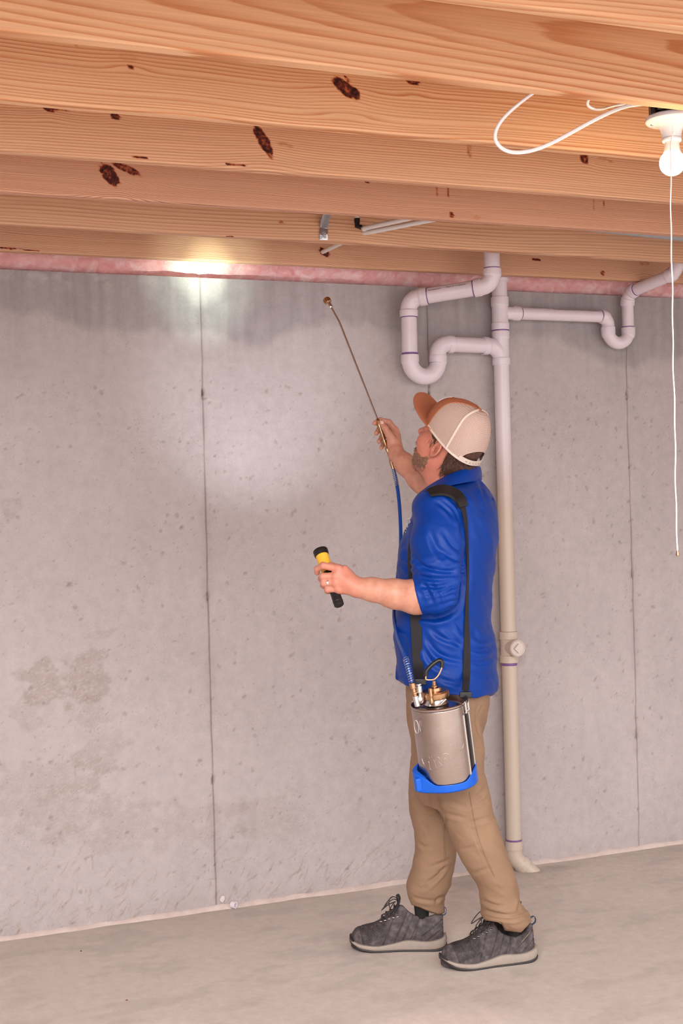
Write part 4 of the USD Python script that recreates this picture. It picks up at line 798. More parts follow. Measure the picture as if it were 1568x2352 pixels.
def shirt_sdf(p):
    d = loft(p, TORSO, YT, 2.25)
    d = su(d, ell(p, K(1012, 1160, 4.07), (.085, .055, .075)), .05); d = su(d, ell(p, K(1086, 1164, 4.35), (.066, .052, .070)), .05)
    # hem: lower at the back, rising to a point in front
    px = 784+FPX*p[:, 0]/p[:, 2]; py = 1176-FPX*p[:, 1]/p[:, 2]
    hem = np.interp(px, [900, 915, 935, 980, 1060, 1095, 1130, 1150], [1553, 1560, 1574, 1590, 1602, 1604, 1594, 1576]); d = np.maximum(d, (py-hem)*.00135)
    # front flap corner
    d = su(d, cone(p, K(921, 1535, 4.16), K(913, 1556, 4.15), .012, .004), .012)
    # sleeves
    s1 = chain(p, [(K(1008, 1172, 4.06), .076), (K(1006, 1240, 4.02), .077), (K(1006, 1300, 3.995), .0735), (K(1003, 1360, 3.975), .0600)], .03)
    cf = cone(p, K(1003, 1364, 3.975), K(945, 1374, 3.985), .0590, .0565); cf = np.maximum(cf, (p-cuff_c)@cuff_n); s1 = su(s1, cf, .016)
    s1 = np.maximum(s1, (p-cuff_c)@cuff_n-.3*(1-sm(1318, 1338, 1176-FPX*p[:, 1]/p[:, 2])))
    # the gap between sleeve and flank
    d = su(d, s1, .014)
    d = su(d, chain(p, [(K(1080, 1180, 4.35), .064), (K(1036, 1152, 4.42), .058)], .03), .03)
    # neck opening
    return ss(d, cone(p, K(1046, 1085, 4.23), K(1034, 1118, 4.22), .066, .052), .012)
SV, SF = surfnet(shirt_sdf, (.14, -.62, 3.85), (.52, .14, 4.55), .0042, 1)
q = pix(SV); n_ = vnormals(SV, SF); edge = np.where((SV[:, 2] < 4.12) & (q[:, 1] > 1325) & (q[:, 0] < 1015), sm(.003, .03, -(SV-cuff_c)@cuff_n), 1.)
edge = np.where(q[:, 1] > 1425, 1., edge)
sleeve = (1-sm(.080, .10, chain(SV, [(K(1008, 1172, 4.06), 0), (K(1003, 1370, 3.975), 0)], .01)))
# small gathers across the lower sleeve, long soft drapes on the flank
ax_s = (q[:, 1]-1290)*.95+(q[:, 0]-1000)*.25
SV = SV+n_*(edge*sleeve*sm(1255, 1300, q[:, 1])*(1-sm(1385, 1405, q[:, 1]))*.0022*np.sin(ax_s*.37+2.6*(meshkit.noise(SV*18, 31)-.5)*2)*(.4+meshkit.noise(SV*np.array([14, 30, 14]), 32)))[:, None]
fl1 = (meshkit.fbm(SV@np.array([[7., 4, 0], [3, 16, 3], [0, 4, 7]]), 3, 33)-.5); SV = SV+n_*(fl1*.016*(1-.6*sleeve)*edge)[:, None]
SL = [([(1012, 1148), (1040, 1168), (1056, 1200), (1063, 1235)], 5, 7), ([(1002, 1152), (1028, 1172), (1045, 1195)], 5, 6.5), ([(1025, 1140), (1050, 1165), (1062, 1195)], 4, 5), ([(985, 1215), (1005, 1262), (1030, 1288)], 8, 6), ([(1018, 1220), (1042, 1256), (1062, 1268)], 5, 4.5),
      ([(955, 1290), (985, 1306), (1020, 1312), (1048, 1314)], 5, 7), ([(958, 1318), (985, 1330), (1015, 1330), (1046, 1322)], 5, 6), ([(975, 1344), (1005, 1348), (1042, 1336)], 5, 6), ([(1000, 1366), (1025, 1356), (1044, 1342)], 4, 5), ([(968, 1330), (985, 1362), (996, 1388)], 6, 4), ([(982, 1330), (1005, 1365), (1012, 1395)], 5, 4), ([(1010, 1258), (1035, 1280), (1056, 1290)], 5, 4), ([(952, 1268), (968, 1300), (985, 1310)], 6, 4),
      ([(934, 1210), (930, 1260), (938, 1300)], 7, 4), ([(918, 1290), (935, 1302), (948, 1306)], 5, 4), ([(920, 1318), (936, 1330), (946, 1334)], 4, 3),
      ([(1066, 1265), (1064, 1330), (1056, 1400)], 9, 12), ([(960, 1414), (1000, 1420), (1040, 1404), (1056, 1380)], 7, 8), ([(1080, 1130), (1096, 1150), (1110, 1185)], 6, 3), ([(1082, 1180), (1105, 1215), (1120, 1260)], 9, 2.5), ([(1118, 1128), (1128, 1140), (1134, 1158)], 4, 5), ([(1100, 1104), (1106, 1122), (1112, 1140)], 4, 4),
      ([(985, 1440), (1010, 1462), (1050, 1478), (1064, 1480)], 6, 5), ([(980, 1466), (1005, 1500), (1045, 1515), (1062, 1516)], 6, 6), ([(976, 1490), (990, 1520), (1020, 1540)], 6, 5), ([(1020, 1440), (1045, 1470), (1066, 1500)], 7, 4), ([(1078, 1488), (1105, 1494), (1138, 1480)], 6, 6), ([(1080, 1520), (1105, 1524), (1138, 1506)], 5, 4), ([(1082, 1545), (1110, 1552), (1140, 1545)], 6, 4), ([(920, 1450), (932, 1490), (938, 1530)], 7, 5), ([(1080, 1400), (1100, 1432), (1126, 1440)], 9, 4), ([(1086, 1440), (1100, 1470), (1125, 1462)], 6, 4), ([(1010, 1560), (1050, 1570), (1062, 1572)], 6, 4), ([(1040, 1420), (1056, 1440), (1064, 1470)], 6, 3)]
SV = folds(SV, SF, SL, edge)
shirt = put('polo_shirt', (SV, SF), MT['shirt'], PS, True)
# turned-down collar
ct = np.array([K(*c) for c in [(1103, 1072, 4.285), (1092, 1071, 4.20), (1066, 1077, 4.145), (1036, 1087, 4.125), (1006, 1102, 4.125), (980, 1118, 4.15), (963, 1132, 4.2), (975, 1126, 4.275), (1010, 1102, 4.325), (1060, 1080, 4.35), (1096, 1073, 4.335)]])
cb = np.array([K(*c) for c in [(1105, 1103, 4.30), (1092, 1106, 4.18), (1060, 1110, 4.095), (1030, 1117, 4.065), (1000, 1130, 4.065), (976, 1150, 4.11), (956, 1166, 4.19), (970, 1152, 4.29), (1010, 1128, 4.37), (1060, 1106, 4.40), (1100, 1101, 4.375)]])
T_, B_ = spline(ct, 80, True), spline(cb, 80, True); cen = (T_.mean(0)+B_.mean(0))/2
rows = []
for t in np.linspace(0, 1, 9):
    r = T_*(1-t)+B_*t; out = r-cen; out[:, 1] *= .2; out /= np.linalg.norm(out, axis=1, keepdims=True); rows.append(r+out*(.003*math.sin(t*math.pi)))
inn = [];
for t in np.linspace(0, 1, 5):
    out = T_-cen; out[:, 1] *= .2; out /= np.linalg.norm(out, axis=1, keepdims=True); inn.append(T_-out*(.003+.006*t)-np.array([0, .036, 0])*t)
under = B_-0; out = B_-cen; out[:, 1] *= .2; out /= np.linalg.norm(out, axis=1, keepdims=True)
rows = inn[::-1]+rows+[B_-out*.004+np.array([0, .003, 0]), T_*.4+B_*.6-out*.006]
n = 80; V = np.vstack(rows); i = np.arange(len(rows)-1)[:, None]*n; j = np.arange(n)[None]; k = (j+1) % n; Q = np.stack([i+j, i+n+j, i+n+k, i+k], -1).reshape(-1, 4)
put('collar', (V, np.vstack([Q[:, [0, 1, 2]], Q[:, [0, 2, 3]]])), MT['shirt'], shirt, True)
# cuff hem and chest embroidery
em = mat('white_thread', lin(232, 230, 232), .6)
def on_shirt(px, py, lift=.0012, r=4.):
    z = zsurf(SV, px, py, r); return K(px, py, (z if z else 4.12)-lift)
def stroke(pts, r, name='chest_emblem', par=None, m=None):
    P = np.array(pts); t = tube(spline(P, 18) if len(P) > 2 else P, r, 6); return put(name, (t.vertices, t.faces), m or em, par or shirt, True)
a = np.linspace(0, 2*np.pi, 12); em_pts = [on_shirt(938.6+2.6*math.cos(t), 1197+4.2*math.sin(t)+1.2*math.cos(t), .001) for t in a]
ms = [tube(np.array(em_pts), .0010, 6)]
for ln in ([(934, 1203), (933, 1208), (935.5, 1211)], [(935.5, 1205), (936.5, 1210)], [(931.5, 1214), (933, 1217)], [(930, 1221), (931.5, 1223)], [(936, 1192), (941, 1189.5)]):
    ms.append(tube(np.array([on_shirt(x, y, .001) for x, y in ln]), .0009, 6))
mm = cat(*ms); put('chest_emblem', (mm.vertices, mm.faces), em, shirt, True)
# ---- trousers
PEL = [(1560, 934, 1124, .165, 4.2), (1600, 932, 1126, .17, 4.2), (1650, 935, 1121, .175, 4.2), (1700, 943, 1109, .175, 4.2), (1760, 946, 1108, .17, 4.2), (1800, 950, 1112, .155, 4.2), (1835, 962, 1100, .13, 4.2)]
NEAR = [(1640, 1005, 1100, .07, 4.13), (1700, 985, 1109, .09, 4.11), (1760, 984, 1112, .09, 4.10), (1800, 983, 1119, .088, 4.09), (1850, 1002, 1131, .085, 4.085), (1900, 1028, 1145, .08, 4.085), (1950, 1045, 1161, .078, 4.09), (2000, 1073, 1179, .076, 4.10), (2045, 1099, 1191, .073, 4.115), (2078, 1106, 1199, .074, 4.12), (2100, 1106, 1216, .078, 4.125), (2112, 1113, 1221, .076, 4.13), (2124, 1134, 1212, .068, 4.135), (2140, 1160, 1196, .052, 4.14)]
FAR = [(1640, 965, 1060, .06, 4.26), (1700, 950, 1066, .08, 4.28), (1780, 940, 1055, .088, 4.30), (1830, 938, 1048, .082, 4.30), (1880, 945, 1049, .078, 4.30), (1950, 953, 1048, .074, 4.31), (1985, 946, 1044, .075, 4.32), (2030, 932, 1036, .078, 4.325), (2058, 937, 1023, .070, 4.33), (2076, 944, 1020, .062, 4.33), (2120, 956, 1020, .058, 4.33)]
def trouser_sdf(p):
    d = loft(p, PEL, YT, 2.2); d = su(d, loft(p, NEAR, math.radians(5), 2.1), .022); d = su(d, loft(p, FAR, math.radians(15), 2.1), .022)
    px = 784+FPX*p[:, 0]/p[:, 2]; py = 1176-FPX*p[:, 1]/p[:, 2]
    hem = np.where(p[:, 2] < 4.215, np.interp(px, [1100, 1112, 1150, 1160, 1195, 1210, 1225], [2098, 2112, 2116, 2136, 2141, 2128, 2112]), np.interp(px, [935, 950, 985, 1005, 1020], [2074, 2080, 2094, 2100, 2094]))
    return np.maximum(d, (py-hem)*.00135)
TV, TF = surfnet(trouser_sdf, (.18, -1.36, 3.96), (.66, -.50, 4.46), .0045, 1)
q = pix(TV); n_ = vnormals(TV, TF)
w1 = meshkit.fbm(TV@np.array([[9., 5, 0], [4, 17, 4], [0, 5, 9]]), 4, 41)-.5
low = sm(1990, 2070, q[:, 1]); knee = np.exp(-((q[:, 1]-1900)/70)**2)
TV = TV+n_*(w1*(.012+.010*low+.006*knee))[:, None]
TL = [([(1000, 1830), (1030, 1838), (1065, 1852)], 5, 4), ([(995, 1855), (1030, 1870), (1075, 1880)], 5, 3.5), ([(1070, 1890), (1110, 1882), (1140, 1868)], 5, 3.5), ([(1062, 1952), (1084, 1946), (1098, 1936)], 4, 4), ([(1066, 1962), (1090, 1952), (1100, 1940)], 3, 3), ([(1085, 2008), (1110, 1998), (1122, 1992)], 4, 4), ([(1075, 1868), (1090, 1925), (1118, 1985), (1140, 2030)], 2.2, 1.6),
      ([(1106, 2066), (1130, 2078), (1160, 2082)], 4, 6), ([(1104, 2088), (1135, 2098), (1175, 2102), (1205, 2092)], 4, 8), ([(1195, 2062), (1192, 2080), (1188, 2094)], 4, 6), ([(1150, 2112), (1180, 2112), (1215, 2098)], 3.5, 6), ([(1110, 2102), (1150, 2110), (1180, 2108)], 3, 5),
      ([(970, 2030), (1000, 2015), (1024, 1988)], 4, 7), ([(960, 2046), (985, 2032), (1010, 2008)], 4, 5), ([(985, 1992), (1010, 1984), (1036, 1972)], 4, 4), ([(1000, 2076), (1006, 2064), (1018, 2060)], 3.5, 7), ([(948, 2060), (975, 2068), (1005, 2068)], 4, 4), ([(966, 1868), (985, 1878), (1008, 1876)], 5, 3), ([(972, 1896), (985, 1910), (984, 1930)], 4, 3), ([(960, 1935), (975, 1945), (990, 1942)], 4, 3), ([(1022, 1880), (1022, 1930), (1022, 1990)], 2.2, 1.5), ([(1000, 1820), (1006, 1850), (1024, 1890)], 6, 5),
      ([(1096, 1622), (1094, 1660), (1102, 1690)], 4, 5), ([(1110, 1618), (1100, 1640), (1098, 1655)], 3, 3), ([(1086, 1712), (1100, 1714), (1112, 1712)], 3, 2.5), ([(1080, 1840), (1100, 1828), (1118, 1800)], 5, 4), ([(1060, 1856), (1090, 1846), (1126, 1836)], 4, 3)]
TV = folds(TV, TF, TL)
trousers = put('trousers', (TV, TF), MT['trouser'], PS, True)
def on_tr(px, py, lift=.0015):
    z = zsurf(TV, px, py, 5.); return K(px, py, (z if z else 4.1)-lift)
# stitched seams
def seam(pts, name='seam'):
    P = spline(np.array([on_tr(*c) for c in pts]), 50); P = np.array([on_tr(*pix(x[None])[0], .0004) for x in P]); P[:, 2] = np.convolve(np.r_[P[0, 2], P[0, 2], P[:, 2], P[-1, 2], P[-1, 2]], np.ones(5)/5, 'valid')
    t = tube(P, .0010, 6); put(name, (t.vertices, t.faces), MT['trouser'], trousers, True)
seam([(1078, 1820), (1086, 1868), (1098, 1920), (1116, 1970), (1135, 2012)]); seam([(1020, 1870), (1021, 1920), (1023, 1970)])

# ---- cap
MT['cap'] = cloth('rust_canvas', lin(172, 106, 76), .8, 1200., .15, .04)
MT['capnet'] = usdkit.material(stage, '/World/Looks/beige_net', {
    't': ('texture_coordinate', {}), 'v': ('uvmap', {}), 'mp': ('mapping', {'scale': (1., 1., 1.)}), 'w': ('wave_texture', {'scale': 92., 'bands_direction': 'x'}), 'w2': ('wave_texture', {'scale': 70., 'bands_direction': 'y'}),
    'mx': ('math', {'math_type': 'multiply'}), 'r': ('rgb_ramp', {'ramp': [(.0, lin(196, 168, 156)), (.25, lin(208, 182, 170)), (.6, lin(178, 150, 138)), (1., lin(140, 112, 102))]}), 'b': ('bump', {'strength': .5, 'distance': .0012, 'invert': True}), 'p': ('principled_bsdf', {'roughness': .75})},
    [('v.UV', 'w.vector'), ('v.UV', 'w2.vector'), ('w.fac', 'mx.value1'), ('w2.fac', 'mx.value2'), ('mx.value', 'r.fac'), ('r.color', 'p.base_color'), ('mx.value', 'b.height'), ('b.normal', 'p.normal')], surface='p.BSDF')
MT['beige'] = mat('beige_plastic', lin(212, 196, 182), .5)
CC = np.array([-.006, .030, 0.])
def crown(th, s):
    """head-local point; s 0 at the base edge .. 1 at the button; apex leans back"""
    th = np.asarray(th, float); s = np.asarray(s, float); el = s*np.pi/2
    c, sn = np.cos(th), np.sin(th); ce, se = np.cos(el), np.sin(el)
    a = np.where(c > 0, .110, .108); fr = .5+.5*np.cos(th)
    p = 2.35+.55*fr; rr = (np.abs(ce*c/a)**p+np.abs(ce*sn/.087)**p+np.abs(se/.134)**p)**(-1/p)
    f = CC[0]+rr*ce*c; l = rr*ce*sn; u = CC[1]+rr*se
    f = f-.024*sm(.55, 1., s)
    return f, u+.20*f*(1-sm(0, .7, s)), l
def patch(th0, th1, s0, s1, nt, ns, thick, off=0., low=None):
    th, s = np.meshgrid(np.linspace(th0, th1, nt), np.linspace(s0, s1, ns), indexing='ij')
    if low is not None: lo_ = low(th); s = lo_+(s1-lo_)*(s-s0)/(s1-s0)
    f, u, l = crown(th, s); P = np.stack([f, u, l], -1)
    nr = P-np.array([-.01, .06, 0]); nr /= np.linalg.norm(nr, axis=-1, keepdims=True)
    O = P+nr*off; I = P+nr*(off-thick); V = np.vstack([O.reshape(-1, 3), I.reshape(-1, 3)]); i = np.arange(nt-1)[:, None]*ns; j = np.arange(ns-1)[None]
    Q = np.stack([i+j, i+ns+j, i+ns+j+1, i+j+1], -1).reshape(-1, 4); keep = np.ones(len(Q), bool)
    Q = Q[keep]; m = nt*ns; F = np.vstack([Q[:, [0, 1, 2]], Q[:, [0, 2, 3]], Q[:, [0, 2, 1]]+m, Q[:, [0, 3, 2]]+m])
    # close the borders
    E = np.sort(np.vstack([Q[:, [0, 1]], Q[:, [1, 2]], Q[:, [2, 3]], Q[:, [3, 0]]]), 1); un, ct_ = np.unique(E, axis=0, return_counts=True); b = un[ct_ == 1]
    F = np.vstack([F, np.c_[b[:, 0], b[:, 1], b[:, 1]+m], np.c_[b[:, 0], b[:, 1]+m, b[:, 0]+m]])
    uv = np.vstack([np.stack([th.ravel()*.09, P[..., 1].ravel()], 1)]*2)
    return HC+V@HA_, F, uv
TS = math.radians(52)
V, F, _ = patch(-TS, TS, 0, .995, 60, 44, .0025)
cap = put('cap', (V, F), MT['cap'], PS, 40)
opn = lambda th: np.where(np.abs(np.abs(th)-np.pi) < .60, .25*np.sqrt(np.maximum(0, 1-((np.abs(th)-np.pi)/.60)**2))**.9, 0)      # arch over the snap strap
for a, b, nm in ((TS, math.radians(115), 0), (math.radians(115), math.radians(180), 1), (-math.radians(115), -TS, 2), (-math.radians(180), -math.radians(115), 3)):
    V, F, uv = patch(a+.004, b-.004, 0, .99, 60, 60, .0018, -.0006, opn)
    pth = str(cap.GetPath())+'/'+numbered(str(cap.GetPath()), 'net_panel'); g = usdkit.mesh(stage, pth, (W(V)-world_off(cap), F), MT['capnet'], smooth=True, uv=uv)
    g.GetPrim().SetCustomDataByKey('label', 'beige net back panel')
def crown_tube(th, s, r, name, m):
    f, u, l = crown(np.asarray(th), np.asarray(s)); P = HC+np.stack([f, u, l], 1)@HA_; t = tube(P, 1., prof=np.stack([np.cos(np.arange(8)*.785)*r, np.sin(np.arange(8)*.785)*r*.45], 1), N0=None); put(name, (t.vertices, t.faces), m, cap, True)
net = MT['beige']; s_ = np.linspace(0.02, .96, 40)
for a in (math.radians(115), -math.radians(115)): crown_tube(np.full(40, a), s_, .0042, 'panel_seam', net)
for a in (TS, -TS): crown_tube(np.full(40, a), s_, .0018, 'panel_seam', MT['cap'])
tt = np.linspace(TS, math.pi-.62, 40); crown_tube(tt, np.full(40, .028), .0042, 'edge_band', net); crown_tube(-tt, np.full(40, .028), .0042, 'edge_band', net)
f, u, l = crown(np.array([0.]), np.array([1.])); bt = HC+np.array([f[0], u[0], 0])@HA_
m = trimesh.creation.icosphere(2, .0075); m.vertices *= np.array([1, 1, 1]); v = m.vertices*np.array([1, .55, 1]); put('cap_button', (bt+v@HA_, m.faces), MT['cap'], cap, True)
# snap strap across the back opening
tt = np.linspace(math.pi-.66, math.pi+.66, 40); f, u, l = crown(tt, np.full(40, .03)); P = np.stack([f+.0, u+.004, l], 1); nr = P-np.array([-.01, P[:, 1].mean(), 0]); nr[:, 1] = 0; nr /= np.linalg.norm(nr, axis=1, keepdims=True)
V, F = ribbon(HC+P@HA_, .017, .0025, nr@HA_); strp = put('snap_strap', (V, F), MT['beige'], cap, 40)
for k_ in range(8, 33, 4):
    c = HC+(P[k_]+nr[k_]*.0016)@HA_; m = lathe([(.0001, 0), (.0022, .0002), (.002, .0012), (.0001, .0014)], c, nr[k_]@HA_, 12); put('snap_hole', (m.vertices, m.faces), mat(f'snap_{k_}', lin(176, 160, 148), .5), cap, True)
# brim
nt, ns = 48, 22; th = np.linspace(-1.08, 1.08, nt); f0, u0, l0 = crown(th, np.full(nt, .0)); t_ = th/1.08
rows = []
for r in np.linspace(0, 1, ns):
    ln = .088*np.sqrt(np.maximum(0, 1-np.abs(t_)**2.6)); f = f0-.004+r*ln; l = l0*(1+.03*r); u = u0+.006+.034*r*(1-.6*t_**2)-(l/.087)**2*.016*(.35+r*.65); rows.append(np.stack([f, u, l], 1))
T = np.stack(rows, 1); V = np.vstack([(T+np.array([0, .0018, 0])).reshape(-1, 3), (T-np.array([0, .0018, 0])).reshape(-1, 3)]); i = np.arange(nt-1)[:, None]*ns; j = np.arange(ns-1)[None]; Q = np.stack([i+j, i+ns+j, i+ns+j+1, i+j+1], -1).reshape(-1, 4); m = nt*ns
E = np.sort(np.vstack([Q[:, [0, 1]], Q[:, [1, 2]], Q[:, [2, 3]], Q[:, [3, 0]]]), 1); un, ct_ = np.unique(E, axis=0, return_counts=True); b = un[ct_ == 1]
F = np.vstack([Q[:, [0, 1, 2]], Q[:, [0, 2, 3]], Q[:, [0, 2, 1]]+m, Q[:, [0, 3, 2]]+m, np.c_[b[:, 0], b[:, 1], b[:, 1]+m], np.c_[b[:, 0], b[:, 1]+m, b[:, 0]+m]])
put('brim', (HC+V@HA_, F), MT['cap'], cap, 40)
# embroidered emblem on the front panels
def cp(th, s): f, u, l = crown(np.array([th]), np.array([s])); q = np.array([f[0], u[0], l[0]]); n = q-np.array([-.01, .06, 0]); n /= np.linalg.norm(n); return HC+(q+n*.0012)@HA_
ms = []
for ln in ([(-.30, .50), (-.16, .56), (0, .58), (.16, .56), (.30, .50)], [(-.28, .34), (-.1, .30), (.1, .30), (.28, .34)], [(.30, .50), (.36, .42), (.28, .34)], [(-.30, .50), (-.36, .42), (-.28, .34)], [(-.2, .38), (-.14, .50), (-.06, .38)], [(0, .38), (.02, .5), (.1, .48), (.1, .42), (.02, .42)], [(.16, .38), (.18, .50), (.26, .44)]):
    ms.append(tube(spline(np.array([cp(a, s) for a, s in ln]), 16), .0019, 6))
mm = cat(*ms); put('cap_emblem', (mm.vertices, mm.faces), em, cap, True)
e = lathe([(.0012, .0), (.0032, .0), (.0034, .0008), (.003, .0014), (.0012, .0012)], cp(.42, .66)-HU*0, (cp(.42, .66)-hl(-.01, .06, 0)), 16); put('eyelet', (e.vertices, e.faces), MT['cap'], cap, True)

# ---- shoes
def shoemat():
    return usdkit.material(stage, '/World/Looks/shoe_upper', {'t': ('texture_coordinate', {}), 'a': ('attribute', {'attribute': 'net'}), 'v': ('voronoi_texture', {'scale': 330.}), 'm': ('map_range', {'clamp': True, 'from_min': .15, 'from_max': .55, 'to_min': 1.0, 'to_max': .45}),
        'mm': ('mix_float', {'a': 1.}), 'n': ('noise_texture', {'scale': 60., 'detail': 5.}), 'r': ('rgb_ramp', {'ramp': [(.3, lin(58, 51, 52)), (.5, lin(78, 69, 69)), (.75, lin(106, 95, 94))]}), 'c': ('mix_color', {'blend_type': 'multiply', 'fac': 1.}), 'pa': ('attribute', {'attribute': 'panel'}), 'c2': ('mix_color', {'blend_type': 'multiply', 'fac': 1.}),
        'b': ('bump', {'strength': .4, 'distance': .001}), 'p': ('principled_bsdf', {'roughness': .65, 'specular_ior_level': .35})},
        [('t.object', 'v.vector'), ('v.distance', 'm.value'), ('m.result', 'mm.b'), ('a.fac', 'mm.fac'), ('t.object', 'n.vector'), ('n.fac', 'r.fac'), ('r.color', 'c.a'), ('mm.result', 'c.b'), ('c.result', 'c2.a'), ('pa.color', 'c2.b'), ('c2.result', 'p.base_color'), ('n.fac', 'b.height'), ('b.normal', 'p.normal')], surface='p.BSDF')
MT['shoe'] = shoemat(); MT['midsole'] = mat('grey_midsole', lin(158, 145, 134), .7, noise=(50, .06)); MT['rubber'] = mat('black_rubber', lin(48, 43, 44), .6); MT['lace'] = mat('dark_lace', lin(58, 51, 52), .75); MT['gun'] = mat('gunmetal', lin(168, 162, 160), .35, 1.); MT['sock'] = mat('black_sock', lin(26, 24, 26), .9)
SLN = .306
def shoe(heel, yaw, lat, brand):
    """heel: world floor point under the heel's end; yaw: heading of the toe in world xy; lat: +1 outer side is to the left of the heading"""
    ex = np.array([math.cos(yaw), math.sin(yaw), 0]); ey = np.array([-math.sin(yaw), math.cos(yaw), 0])*lat; ez = np.array([0, 0, 1.])
    TW = lambda v: np.asarray(heel)+v[:, :1]*ex+v[:, 1:2]*ey+v[:, 2:]*ez       # local: x from heel to toe, y outwards, z up
    fl = lat < 0
    fix = lambda VF: (TW(VF[0]), VF[1][:, ::-1] if fl else VF[1])
    X = lambda x: np.clip(x/SLN, 0, 1)
    from scipy.interpolate import PchipInterpolator as PI
    wid = PI([0, .03, .12, .3, .45, .6, .74, .86, .95, 1.], [.010, .024, .034, .037, .038, .044, .049, .046, .034, .006])
    bend = PI([0, .3, .6, 1.], [0, .002, .0, -.010])                             # the foot's slight inward curve
    top = PI([0, .05, .2, .35, .47, .56, .66, .76, .86, .94, 1.], [.112, .118, .120, .132, .144, .126, .102, .086, .079, .071, .046])
    mt = PI([0, .06, .2, .38, .55, .7, .85, .95, 1.], [.050, .043, .036, .040, .030, .024, .028, .036, .040])   # top of the midsole
    mb = PI([0, .05, .15, .4, .7, .85, .95, 1.], [.016, .008, .004, .003, .004, .010, .022, .034])
    def up_sdf(p):
        t = X(p[:, 0]); w = wid(t)*.98; y = p[:, 1]-bend(t); h = top(t); z0 = .012; zz = (p[:, 2]-z0)/(h-z0)
        k = 2.6-.5*sm(.2, .5, t); shr = np.clip(1-.40*sm(.35, 1.1, zz)*(1-sm(.55, .85, t)), .2, 1); q = (np.abs(y/(w*shr))**k+np.abs(np.maximum(zz, 0))**k)**(1/k)
        d = (q-1)*np.minimum(w, (h-z0))*.8; d = np.maximum(d, z0-p[:, 2]); d = np.maximum(d, np.maximum(p[:, 0]-SLN*.998, .003-p[:, 0]))
        # foot opening, dipping at the side
        op = ell(p, (.072, .015, .152), (.062, .0310, .064)); return ss(d, op, .006)
    V, F = surfnet(up_sdf, (-.008, -.06, .0), (SLN+.008, .06, .156), .0026, 1); n = vnormals(V, F); t = X(V[:, 0]); z = V[:, 2]
    pan = np.ones((len(V), 3)); net = np.zeros(len(V)); side = sm(.3, .7, np.abs(n[:, 1]))
    # overlays: toe bumper, side ribs, heel counter
    def groove(d, w=.0020, dep=.0018):
        g = np.exp(-(d/w)**2); V[:] -= n*(g*dep)[:, None]; pan[:] *= (1-.5*g)[:, None]
    net = sm(.60, .63, t)*(1-sm(.86, .89, t-.6*(z-.05)))*sm(.040, .046, z+.10*(t-.7)); 
    groove((t-.88-.9*(z-.055))*SLN); groove(((t-.60)+1.3*(z-.06))*SLN)
    for o in (.50, .42, .34): groove(((t-o)+1.5*(z-.05))*SLN+1*(np.abs(n[:, 1]) < .3))
    groove((z-.072+.22*(t-.02))+1*(t > .24)); groove((z-.098+.22*(t-.02))+1*(t > .24)); groove((t-.30+.9*(z-.06))*SLN+1*(z > .085))
    V += n*(.0022*sm(.045, .05, .095-z)*(t > .87)*0+.0012*net*0)[:, None]
    hc = sm(.0, .02, .10-t)*side; pan *= (1+.16*hc)[:, None]*np.array([1., 1.01, 1.04]); ins_ = (1-sm(.0, .004, ell(V, (.072, .015, .152), (.065, .034, .067)))); pan *= (1-.55*ins_)[:, None]
    sh = obj('shoe', fix((V, F)), MT['shoe'], PS, True, {'net': net, 'panel': pan})
    def band(lo, hi, ex_w, name, m, nz=8, lug=False):
        ang = np.linspace(0, 2*np.pi, 140, endpoint=False); tt = .5-.5*np.cos(ang); tt = np.clip(tt, 0, 1); sg = np.sign(np.sin(ang)); ww = wid(tt)+ex_w; ww = np.where((tt < .004) | (tt > .996), .0, ww)
        xx = -.006+tt*(SLN+.010); rows = []
        for a in np.linspace(0, 1, nz):
            bul = .0025*math.sin(a*math.pi); z_ = lo(tt)*(1-a)+hi(tt)*a; rows.append(np.stack([xx+np.where(tt < .1, -bul, np.where(tt > .9, bul*.3, 0)), bend(tt)+sg*(ww+bul), z_], 1))
        c0, c1 = rows[0].copy(), rows[-1].copy(); c0[:, 1] = bend(tt); c1[:, 1] = bend(tt); rows = [c0]+rows+[c1]; R = np.vstack(rows); n_ = 140; i = np.arange(len(rows)-1)[:, None]*n_; j = np.arange(n_)[None]; k = (j+1) % n_
        Q = np.stack([i+j, i+k, i+n_+k, i+n_+j], -1).reshape(-1, 4); return (R, np.vstack([Q[:, [0, 1, 2]], Q[:, [0, 2, 3]]]))
    obj('midsole', fix(band(lambda t: mb(t)+.005, lambda t: mt(t)-.0*t, .0035, 'm', None)), MT['midsole'], sh, 50)
    g = band(lambda t: np.maximum(mb(t)-.003, .0005)*1., lambda t: mb(t)+.0065+.009*sm(.86, .97, t), .0030, 'o', None, 5)
    lugs = [box((x-.006, s*.004 if s > 0 else -wid(X(x))-.002, float(mb(X(x)))-.0035 if x < .24 else float(mb(X(x)))-.002), (x+.006, wid(X(x))+.002 if s > 0 else -.004, float(mb(X(x)))+.004)) for x in np.linspace(.02, .27, 12) for s in (-1, 1)]
    for l in lugs: l.vertices[:, 1] += bend(X(l.vertices[:, 0])); l.vertices[:, 2] = np.maximum(l.vertices[:, 2], .0003)
    o = cat((g[0], g[1]), *lugs); obj('outsole', fix((o.vertices, o.faces)), MT['rubber'], sh, 40)
    # tongue standing up in front of the ankle
    tp = np.array([(.185, 0, .100), (.166, 0, .122), (.152, 0, .142), (.146, 0, .158), (.148, 0, .170), (.152, 0, .177)]); T = spline(tp, 24); w = np.interp(np.arange(24), [0, 8, 18, 21, 23], [.030, .034, .036, .030, .014]); Vr, Fr = ribbon(T, w, .008, np.array([.8, 0, .6])); Vr[:, 0] -= 6*(Vr[:, 1])**2
    obj('tongue', fix((Vr, Fr)), MT['shoe'], sh, True, {'net': np.ones(len(Vr)), 'panel': np.full((len(Vr), 3), .8)})
    # eyelets and laces over the instep
    ey_ = []
